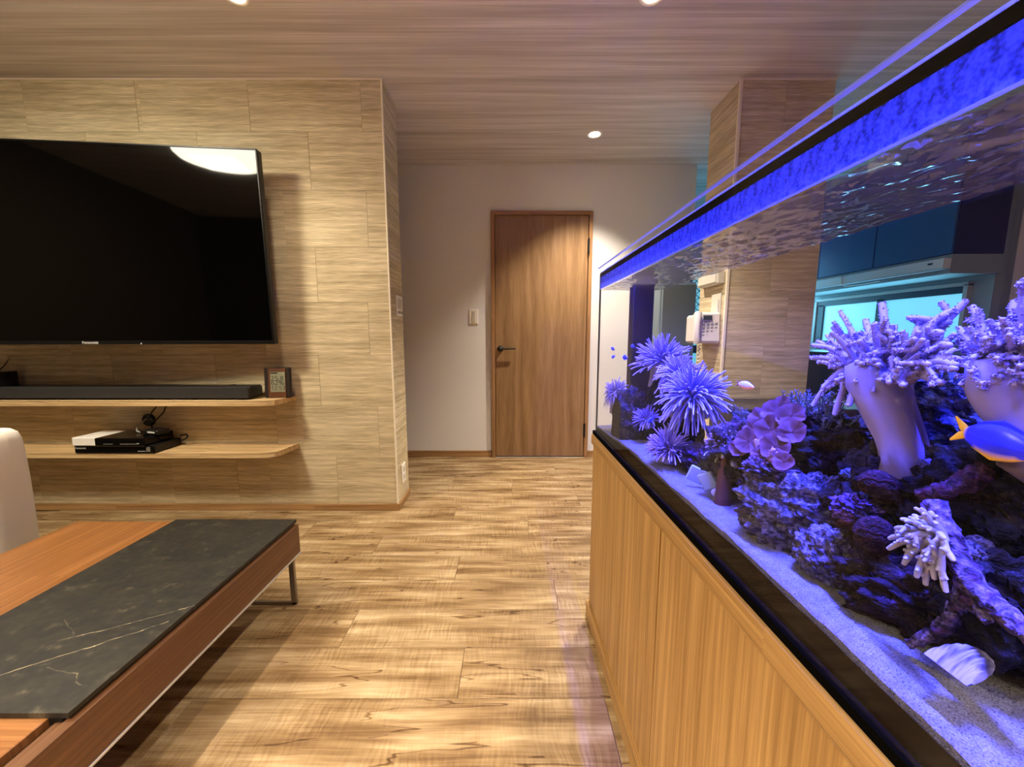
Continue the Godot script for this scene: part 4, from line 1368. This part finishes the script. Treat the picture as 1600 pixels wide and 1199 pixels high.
func reef() -> void:
	var grp := "reef rocks of the aquarium"
	# rocks, far end first
	rock("reef_rock", "tall brown rock at the far left end of the aquarium", "rock", 985, 668, 0.055, 40, 52, 0.045, 0.35, 2.2, 20, Color(0.13, 0.10, 0.09), Color(0.26, 0.16, 0.28), 0.10, grp)
	rock("reef_rock", "dark upright rock under the pale stalk of the far soft coral", "rock", 1030, 640, 0.115, 17, 52, 0.03, 0.25, 2.0, 16, DARK, MOSS, 0.3, grp)
	rock("reef_rock", "small dark rock under the far bright blue anemone coral", "rock", 1078, 680, 0.105, 20, 32, 0.03, 0.3, 2.3, 16, DARK, Color(0.10, 0.08, 0.14), 0.2, grp)
	rock("reef_rock", "low dark rock between the pale shells and the tiled pillar", "rock", 1100, 720, 0.10, 34, 24, 0.035, 0.35, 2.6, 16, Color(0.09, 0.07, 0.09), PURPLE, 0.15, grp)
	rock("reef_rock", "brown rock that carries the lobed mushroom corals", "rock", 1175, 712, 0.115, 62, 58, 0.05, 0.35, 2.3, 24, Color(0.11, 0.085, 0.075), Color(0.30, 0.14, 0.30), 0.08, grp)
	rock("reef_rock", "mossy dark rock left of the big leather coral stalk", "rock", 1295, 705, 0.158, 88, 56, 0.04, 0.35, 2.6, 28, Color(0.05, 0.045, 0.04), MOSS, 0.3, grp)
	rock("reef_rock", "large pitted grey rock standing on the sand in mid-aquarium", "rock", 1262, 812, 0.095, 88, 70, 0.040, 0.24, 2.7, 48, Color(0.42, 0.39, 0.40), Color(0.68, 0.63, 0.66), 0.22, grp)
	rock("reef_rock", "grey knob at the lower right foot of the large pitted rock", "rock", 1300, 872, 0.072, 46, 46, 0.024, 0.22, 2.6, 32, Color(0.42, 0.39, 0.40), Color(0.70, 0.64, 0.70), 0.24, grp)
	rock("reef_rock", "dark rock behind the maroon mushroom corals", "rock", 1390, 800, 0.125, 70, 95, 0.05, 0.3, 2.2, 28, DARK, Color(0.07, 0.03, 0.05), 0.2, grp)
	rock("reef_rock", "blackish rock at the right frame edge under the blue and yellow fish", "rock", 1560, 800, 0.15, 120, 100, 0.05, 0.3, 2.4, 32, Color(0.025, 0.022, 0.03), Color(0.05, 0.04, 0.07), 0.2, grp)
	rock("reef_rock", "maroon-black rock on the sand under the branching crusted arm", "rock", 1455, 945, 0.10, 110, 62, 0.035, 0.3, 2.4, 32, Color(0.05, 0.022, 0.03), Color(0.12, 0.06, 0.14), 0.12, grp)
	rock("reef_rock", "dark rock behind the ribbed clam shell at the lower right", "rock", 1590, 960, 0.095, 85, 85, 0.03, 0.3, 2.3, 28, Color(0.03, 0.022, 0.03), Color(0.06, 0.05, 0.07), 0.15, grp)
	rock("reef_rock", "brown crusted rock foot under the big leather coral stalk", "rock", 1408, 764, 0.11, 44, 30, 0.03, 0.3, 2.5, 20, Color(0.14, 0.09, 0.06), Color(0.22, 0.15, 0.12), 0.2, grp)
	rock("reef_rock", "terraced rock with blue light painted on, at the back between the two big leather corals", "rock", 1515, 660, 0.185, 92, 64, 0.018, 0.5, 3.2, 40, Color(0.16, 0.22, 0.60), Color(0.55, 0.75, 1.0), 0.30, grp)  # blue lamp light painted into the colours, as the crowns shade this rock
	rock("tan_sponge", "round tan sponge lump beside the crusted arm", "sponge", 1527, 866, 0.085, 20, 26, 0.016, 0.15, 2.0, 16, Color(0.34, 0.28, 0.24), Color(0.40, 0.36, 0.36), 0.2)
	rock("purple_crust", "purple and white crusted coral knob under the lobed mushroom corals", "coral", 1203, 737, 0.060, 30, 20, 0.016, 0.55, 3.4, 24, Color(0.40, 0.34, 0.36), Color(0.50, 0.20, 0.52), 0.30)
	rock("purple_crust", "thin upright purple crust knob at the left edge of the pitted rock", "coral", 1183, 778, 0.060, 12, 26, 0.010, 0.45, 3.0, 16, Color(0.22, 0.18, 0.22), Color(0.42, 0.22, 0.46), 0.30)
	rock("purple_crust", "bright purple crust between the maroon mushroom corals", "coral", 1338, 796, 0.072, 26, 18, 0.012, 0.5, 3.2, 20, Color(0.30, 0.18, 0.34), Color(0.62, 0.30, 0.66), 0.35)
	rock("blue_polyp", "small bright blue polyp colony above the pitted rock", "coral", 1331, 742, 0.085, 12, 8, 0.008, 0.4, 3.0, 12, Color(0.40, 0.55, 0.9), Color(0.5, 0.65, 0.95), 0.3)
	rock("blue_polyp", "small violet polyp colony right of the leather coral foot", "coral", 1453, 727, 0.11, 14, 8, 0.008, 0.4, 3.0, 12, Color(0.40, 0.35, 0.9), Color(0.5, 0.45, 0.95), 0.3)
	# finger of purple crust rising from the knob
	var b := tp(1190, 725, 0.055)
	var m := MB.new()
	for q in [[1190, 725, 1181, 688], [1196, 722, 1209, 703], [1208, 720, 1224, 712], [1186, 730, 1172, 716]]:
		var s := tscale(q[0], q[1], 0.055)
		var a := tp(q[0], q[1], 0.055) - b
		var z := tp(q[2], q[3], 0.052) - b
		branch(m, bend(a, a.lerp(z, 0.3) + Vector3(0.004, 0, 0.003), a.lerp(z, 0.7), z, 7), 6 * s, 3.5 * s, 0.0025, Color(0.44, 0.2, 0.5), Color(0.62, 0.40, 0.70))
	var fo := obj("purple_finger_coral", m, M.flesh, null, at_tank(b))
	fo.rotation.y = YAW
	tag(fo, "knobbly purple finger coral rising from the crusted knob", "coral")
	# maroon mushroom corals
	var ms := [[1372, 757, 0.07, 24, 22], [1322, 812, 0.06, 17, 16], [1366, 838, 0.06, 25, 32], [1341, 780, 0.072, 11, 9]]
	for i in ms.size():
		var q: Array = ms[i]
		rock("maroon_mushroom", ["dark maroon mushroom coral, topmost of the cluster right of the pitted rock", "reddish brown mushroom coral touching the pitted grey rock", "large oval maroon mushroom coral left of the white finger coral", "smallest maroon mushroom coral on the purple crust"][i], "coral", q[0], q[1], q[2], q[3], q[4], q[3] * 0.0004, 0.07, 1.5, 16, MAROON if i != 1 else Color(0.19, 0.06, 0.03), Color(0.13, 0.04, 0.05), 0.1, "maroon mushroom corals")
	# lobed mushroom corals: plates stacked on the brown rock
	var lobes := [[1213, 645, 22], [1190, 655, 20], [1236, 650, 22], [1205, 672, 24], [1238, 676, 22], [1170, 690, 22], [1212, 698, 24], [1192, 712, 18], [1155, 700, 16], [1225, 722, 16], [1222, 632, 14], [1178, 672, 16]]
	b = tp(1205, 685, 0.09)
	var lc := tank_thing("mushroom_coral", "cluster of rose-brown lobed mushroom corals on the brown rock", "coral", b)
	for i in lobes.size():
		var q: Array = lobes[i]
		var w: float = 0.070 + 0.0008 * (690 - q[1])
		var c := tp(q[0], q[1], clampf(w, 0.045, 0.15)) - b
		m = MB.new()
		disc(m, c, q[2] * 0.92 * tscale(q[0], q[1], w), (Vector3(-0.72, 0.48, 0.40) + Vector3(0, 0.1, 0.2) * noise.get_noise_2d(i * 3.3, 1)).normalized(), i * 3.7, Color(0.12, 0.038, 0.036), Color(0.20, 0.09, 0.12), 0.22)
		obj("lobe", m, M.flesh, lc)
	# feathery grey-green algae
	rg.seed = 21
	for a in [[1262, 668, 46, 60, "feathery grey-green algae bush in front of the tiled pillar's right edge", 0.14], [1168, 655, 34, 30, "thin dark algae tuft behind the lobed mushroom corals", 0.16], [1290, 655, 40, 55, "grey-green algae bush beside the big leather coral stalk", 0.15]]:
		b = tp(a[0], a[1] + 20, a[5])
		var s := tscale(a[0], a[1], a[5])
		m = MB.new()
		for i in 46:
			var p0 := Vector3(rg.randf_range(-0.3, 0.3) * a[2] * s * 0.5, 0, rg.randf_range(-0.6, 0.6) * a[2] * s)
			var p3 := p0 * 1.7 + Vector3(rg.randf_range(-0.5, 0.5) * a[2] * s * 0.5, rg.randf_range(0.5, 1.15) * a[3] * s, rg.randf_range(-0.4, 0.4) * a[2] * s)
			var line := bend(p0, p0 + Vector3.UP * 0.008, p3 - Vector3.UP * 0.008, p3, 7)
			m.tint = Color(0.13, 0.15, 0.13).lerp(Color(0.22, 0.24, 0.28), rg.randf())
			m.tube(line, taper(0.0012, 0.0007, 7), 4)
			for k in range(2, 8):
				for q in 3:
					var o := Vector3(rg.randf() - 0.5, rg.randf() * 0.7, rg.randf() - 0.5).normalized() * 0.0055
					m.tube([line[k], line[k] + o], [0.0009, 0.0005], 4)
		var al := obj("algae", m, M.flesh, null, at_tank(b))
		al.rotation.y = YAW
		tag(al, a[4], "algae")
	# far soft corals
	var violet := Color(0.34, 0.27, 0.66)
	var pink := Color(0.70, 0.60, 0.85)
	tuft("tuft_coral", "drooping lilac tuft coral at the far left end of the aquarium", tp(964, 640, 0.046), 0.050, 0.020, Vector3(-0.1, 1, 0.0), 150, 0.034, 0.0022, 2.1, 31, Color(0.36, 0.28, 0.44), Color(0.72, 0.62, 0.80), 0.5)
	tuft("stalked_anemone_coral", "blue-violet tentacle coral on a thick pale stalk near the overflow column", tp(1034, 598, 0.128), 0.055, 0.032, Vector3(-0.05, 1, 0.0), 230, 0.050, 0.0028, 1.7, 32, violet, pink, 0.15)
	tuft("anemone_coral", "large bright blue anemone coral with spreading fingers in front of the tiled pillar", tp(1086, 640, 0.105), 0.035, 0.030, Vector3(-0.35, 0.85, 0.30), 280, 0.046, 0.0028, 2.2, 33, Color(0.30, 0.26, 0.80), Color(0.66, 0.60, 0.95), 0.25)
	tuft("anemone_coral", "blue-violet anemone coral between the stalked coral and the large bright one", tp(1062, 600, 0.115), 0.02, 0.022, Vector3(-0.2, 0.8, 0.25), 170, 0.038, 0.0028, 1.9, 34, violet, pink, 0.3)
	tuft("short_tuft_coral", "low purple tuft coral with short curly fingers on the sand", tp(1047, 712, 0.055), 0.012, 0.022, Vector3(-0.3, 1, 0.1), 190, 0.036, 0.0022, 1.6, 35, Color(0.40, 0.28, 0.62), Color(0.70, 0.55, 0.90), 0.2)
	tuft("short_tuft_coral", "small purple tufts on the brown rock at the far end", tp(1012, 660, 0.075), 0.006, 0.018, Vector3(-0.5, 1, 0.2), 80, 0.026, 0.0018, 1.5, 36, Color(0.26, 0.18, 0.40), Color(0.50, 0.38, 0.72), 0.2)
	tuft("short_tuft_coral", "violet button polyps along the rock slope beside the pillar's foot", tp(1140, 695, 0.085), 0.004, 0.022, Vector3(-0.6, 1, -0.1), 120, 0.016, 0.0028, 1.4, 37, Color(0.26, 0.16, 0.42), Color(0.48, 0.34, 0.72), 0.1)
	# brown tube sponge, shells and shards on the sand
	b = tp(1130, 790, 0.06)
	var sp := tp(1131, 712, 0.06) - b
	m = MB.new()
	m.tint = Color(0.17, 0.07, 0.06)
	var ss := tscale(1130, 750, 0.06)
	m.tube([Vector3(0, -0.01, 0), sp * 0.35, sp * 0.7, sp], [15 * ss, 11 * ss, 8 * ss, 6.5 * ss], 14)
	m.tint = Color(0.62, 0.55, 0.6)
	m.tube([sp * 0.95 + Vector3(-0.008, 0.004, 0.010), sp + Vector3(-0.004, 0.008, 0.004), sp * 0.93 + Vector3(-0.004, 0, -0.012), sp * 0.72 + Vector3(-0.006, 0, -0.016)], [0.0028, 0.003, 0.003, 0.002], 6)
	var so := obj("tube_sponge", m, M.flesh, null, at_tank(b))
	so.rotation.y = YAW
	tag(so, "upright brown tube sponge with a white lip beside the blue shell shards", "sponge")
	var shards := [[1088, 742, 14, 13, "pale blue broken shell shard on the sand, left one of two"], [1106, 752, 13, 14, "pale blue broken shell shard on the sand, right one of two, by the tube sponge"]]
	for q in shards:
		b = tp(q[0], q[1], 0.05)
		ss = tscale(q[0], q[1], 0.05)
		m = MB.new()
		m.tint = Color(0.55, 0.72, 0.85)
		m.box(Vector3.ZERO, Vector3(q[2] * 1.7 * ss, q[3] * 1.9 * ss, 0.005), 0.002, Basis(Vector3.UP, -0.6) * Basis(Vector3.FORWARD, 0.35 if q[0] < 1100 else -0.5))
		so = obj("shell_shard", m, M.flesh, null, at_tank(b))
		so.rotation.y = YAW
		tag(so, q[4], "shell", "broken shell shards on the sand")
	var shells := [[1108, 711, 9, "round white snail shell behind the shell shards", 0.075], [1115, 729, 9, "lilac snail shell beside the tube sponge", 0.066], [1145, 724, 8, "small blue-white shell right of the tube sponge", 0.07], [1118, 768, 7, "small white shell at the foot of the tube sponge", 0.05], [998, 705, 7, "tiny pale shell at the foot of the far brown rock", 0.035]]
	for q in shells:
		b = tp(q[0], q[1], q[4])
		ss = tscale(q[0], q[1], q[4])
		m = MB.new()
		m.tint = Color(0.62, 0.62, 0.72)
		var pr := []
		for k in 11:
			var f := k / 10.0
			pr.append(Vector2(q[2] * ss * (1.0 - f) * (1.0 + 0.12 * sin(f * 22.0)), q[2] * ss * 1.5 * f - q[2] * ss * 0.6))
		pr.push_front(Vector2(0, -q[2] * ss * 0.9))
		m.lathe(Vector3.ZERO, pr, 16, Basis(Vector3(0.6, 0.1, 0.7).normalized(), 0.8))
		so = obj("snail_shell", m, M.flesh, null, at_tank(b))
		so.rotation.y = YAW
		tag(so, q[3], "shell", "small shells on the sand")
	# ribbed clam shell
	b = tp(1516, 1038, 0.045)
	ss = tscale(1516, 1038, 0.045)
	m = MB.new()
	var g := []
	for i in 9:
		var row := []
		for j in 41:
			var f := i / 8.0
			var u := j / 40.0 * 2.0 - 1.0
			var len_ := 54.0 * ss
			var rib := 1.0 + 0.10 * sin(j * 1.57)
			row.append(Vector3(-0.010 + 0.034 * f * sqrt(maxf(0, 1.0 - u * u)) - 0.010, 0.016 * sin(PI * f * 0.8) * sqrt(maxf(0.0, 1.0 - u * u)) * rib - 0.004, u * len_ * 0.55))
		g.append(row)
	m.tint = Color(0.62, 0.56, 0.58)
	m.skin(g, func(_p): return Vector3(-0.5, 1, 0))
	for k in m.v.size(): m.col[k] = Color(0.40, 0.37, 0.40).lerp(Color(0.12, 0.10, 0.10), clampf(noise.get_noise_3dv(Vector3(m.v[k].x * 60.0, 3.0, m.v[k].z * 170.0)) * 2.6, 0, 1))
	so = obj("clam_shell", m, M.flesh, null, at_tank(b))
	so.rotation.y = YAW
	tag(so, "large ribbed clam shell lying on the sand at the lower right", "shell")
	# dark pebble on the sand
	rock("pebble", "tiny black pebble on the sand close to the front glass", "pebble", 1392, 1094, 0.018, 5, 4, 0.003, 0.2, 2.0, 6, Color(0.02, 0.02, 0.03), DARK, 0.2)
	# crusted branching arm
	b = tp(1480, 840, 0.062)
	m = MB.new()
	var arms := [[[1458, 788, 0.07], [1480, 838, 0.062], [1508, 892, 0.06], [1530, 925, 0.058], [1568, 960, 0.052], [1625, 1005, 0.045], 17, 13], [[1516, 905, 0.060], [1495, 950, 0.060], [1468, 985, 0.056], [1438, 1000, 0.052], [1420, 1006, 0.050], 15, 7], [[1440, 776, 0.085], [1475, 768, 0.088], [1510, 752, 0.10], [1540, 738, 0.115], 11, 19], [[1508, 940, 0.056], [1536, 960, 0.05], [1540, 972, 0.048], 9, 6]]
	for i in arms.size():
		var a: Array = arms[i]
		var pts := []
		var k0: int = a.size() - 2
		for k in k0: pts.append(tp(a[k][0], a[k][1], a[k][2]) - b)
		var cv := Curve3D.new()
		for k in k0:
			var tg: Vector3 = (pts[mini(k + 1, k0 - 1)] - pts[maxi(k - 1, 0)]) * 0.17
			cv.add_point(pts[k], -tg, tg)
		cv.bake_interval = 0.004
		var line := []
		var rad := []
		for k in 27:
			line.append(cv.sample_baked(cv.get_baked_length() * k / 26.0))
			rad.append(lerpf(a[k0], a[k0 + 1], k / 26.0) * tscale(1500, 880, 0.06) * (1.0 + 0.22 * noise.get_noise_2d(k * 0.5, i * 9.0)))
		var st := m.v.size()
		m.tube(line, rad, 18)
		for k in range(st, m.v.size()):
			var p := m.v[k]
			m.v[k] = p + m.n[k] * 0.0035 * (noise.get_noise_3dv(p * 130.0) + 0.6 * noise.get_noise_3dv(p * 300.0))
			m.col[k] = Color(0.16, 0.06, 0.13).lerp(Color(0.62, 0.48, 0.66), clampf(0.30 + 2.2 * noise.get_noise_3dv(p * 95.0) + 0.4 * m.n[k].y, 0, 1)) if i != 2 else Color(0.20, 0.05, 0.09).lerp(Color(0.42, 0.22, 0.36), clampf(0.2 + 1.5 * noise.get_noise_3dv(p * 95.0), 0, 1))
	smooth(m)
	so = obj("crusted_branch_rock", m, M.rock, null, at_tank(b))
	so.rotation.y = YAW
	tag(so, "forked purple-crusted branch rock leaning across the lower right of the aquarium", "rock")
	# white finger coral
	rg.seed = 77
	b = tp(1470, 838, 0.052)
	var wf := tank_thing("white_finger_coral", "pale lilac finger coral growing on the crusted branch rock", "coral", b)
	ss = tscale(1470, 838, 0.052)
	var tips := [[1412, 812], [1400, 826], [1390, 842], [1388, 858], [1402, 850], [1416, 870], [1412, 882], [1432, 902], [1446, 914], [1460, 905], [1478, 925], [1470, 895], [1490, 876], [1476, 842], [1455, 800], [1440, 795], [1428, 806], [1425, 840], [1440, 862], [1452, 880], [1420, 856], [1462, 868], [1448, 826], [1436, 822]]
	for q in tips:
		var p3 := tp(q[0], q[1], 0.036 + rg.randf() * 0.014) - b
		var p0 := Vector3(0.002, 0, 0) + p3 * 0.12
		m = MB.new()
		var line := bend(p0, p0.lerp(p3, 0.35) + Vector3(-0.006, 0.004, 0), p0.lerp(p3, 0.7) + Vector3(-0.004, 0.003, 0), p3, 8)
		branch(m, line, 5.8 * ss, 3.6 * ss, 0.0, Color(0.36, 0.33, 0.40), Color(0.58, 0.54, 0.62))
		for k in 3:
			var o: Vector3 = (Vector3(-0.6 * rg.randf(), rg.randf() - 0.6, rg.randf() - 0.5)).normalized() * rg.randf_range(8, 14) * ss
			branch(m, bend(line[4 + k], line[4 + k] + o * 0.4, line[4 + k] + o * 0.8, line[4 + k] + o, 4), 3.8 * ss, 2.5 * ss, 0.0, Color(0.46, 0.42, 0.50), Color(0.60, 0.56, 0.64))
		obj("branch", m, M.flesh, wf)
	# the two big leather corals
	leather("lilac leather coral with branching crown and pale stalk in front of the kitchen window", Vector2(1408, 745), Vector2(1382, 588), 0.11, 31, 50, [
		[-22, 1312, 486, 0.12, 6, 6.0], [0, 1378, 474, 0.13, 4, 8.0], [-8, 1352, 500, 0.15, 4, 8.0], [18, 1480, 492, 0.12, 26, 8.0], [26, 1470, 520, 0.09, 26, 8.0], [30, 1440, 498, 0.14, 20, 8.0], [34, 1510, 470, 0.14, 12, 7.0],
		[-34, 1268, 540, 0.09, 18, 6.0], [-38, 1266, 560, 0.08, 14, 6.0], [-40, 1286, 606, 0.08, 26, 7.0], [-42, 1270, 634, 0.08, 34, 6.0], [-40, 1304, 648, 0.08, 34, 6.5], [-38, 1326, 634, 0.075, 30, 7.5], [-14, 1364, 612, 0.08, 26, 5.0], [-25, 1300, 512, 0.12, 12, 6.0], [-20, 1330, 520, 0.14, 10, 6.0],
		[38, 1462, 592, 0.078, 24, 5.0], [40, 1492, 572, 0.08, 22, 6.0], [42, 1522, 576, 0.09, 16, 4.5], [36, 1484, 540, 0.085, 22, 7.0], [6, 1400, 520, 0.09, 16, 7.0], [14, 1430, 530, 0.08, 16, 7.0]],
		84, Vector4(1276, 498, 1496, 562), 41)
	leather("big lilac leather coral with curling crown at the right frame edge", Vector2(1612, 735), Vector2(1586, 588), 0.11, 42, 56, [
		[-30, 1520, 478, 0.12, 10, 7.0], [-20, 1545, 500, 0.10, 8, 7.0], [-10, 1600, 436, 0.11, 10, 8.0], [0, 1585, 470, 0.12, 8, 8.0], [10, 1620, 440, 0.10, 8, 8.0], [-40, 1502, 540, 0.09, 22, 6.0], [-42, 1520, 560, 0.08, 20, 7.0], [-35, 1498, 512, 0.12, 14, 7.0], [-26, 1540, 530, 0.08, 24, 8.0], [-12, 1560, 540, 0.085, 26, 8.0], [4, 1590, 530, 0.085, 24, 8.0], [18, 1630, 520, 0.08, 20, 8.0], [-44, 1486, 566, 0.09, 18, 6.0], [24, 1650, 560, 0.08, 18, 8.0], [8, 1612, 500, 0.12, 10, 8.0]],
		66, Vector4(1498, 490, 1650, 562), 42)
	# fish
	var near := tank_basis * Vector3(0, 0, 1)
	var c5 := tp(1562, 692, 0.082)
	fish("bright blue fish with a yellow belly and tail at the right frame edge", c5, 0.062, 0.030, (tank_basis * Vector3(-0.08, -0.10, 1)).normalized(), Color(0.02, 0.03, 0.95), Color(0.95, 0.52, 0.02), Color(0.95, 0.52, 0.02), 0.66)
	fish("slim pale blue and orange fish swimming before the tiled pillar", tp(1166, 603, 0.10), 0.046, 0.014, (tank_basis * Vector3(0.1, -0.06, 1)).normalized(), Color(0.50, 0.50, 0.90), Color(0.85, 0.36, 0.26), Color(0.20, 0.10, 0.08), 0.1)
	var small := [[957, 545, 0.03, "small blue fish, upper one of the pair left of the overflow column"], [958, 558, 0.03, "small blue fish, lower one of the pair left of the overflow column"], [976, 559, 0.045, "small dark blue fish with an upright tail just left of the overflow column"], [988, 541, 0.055, "small blue fish in front of the overflow column"], [1016, 657, 0.05, "deep blue small fish in front of the far brown rock"]]
	for i in small.size():
		var q: Array = small[i]
		fish(q[3], tp(q[0], q[1], q[2]), [0.020, 0.018, 0.024, 0.018, 0.026][i], [0.011, 0.010, 0.014, 0.010, 0.014][i], (tank_basis * Vector3(-0.9, [0.5, -0.5, 0.3, 0.2, -0.5][i], 0.5)).normalized(), Color(0.10, 0.12, 0.75), Color(0.12, 0.12, 0.70), Color(0.10, 0.12, 0.7), 0.3, "small blue fish at the far end")
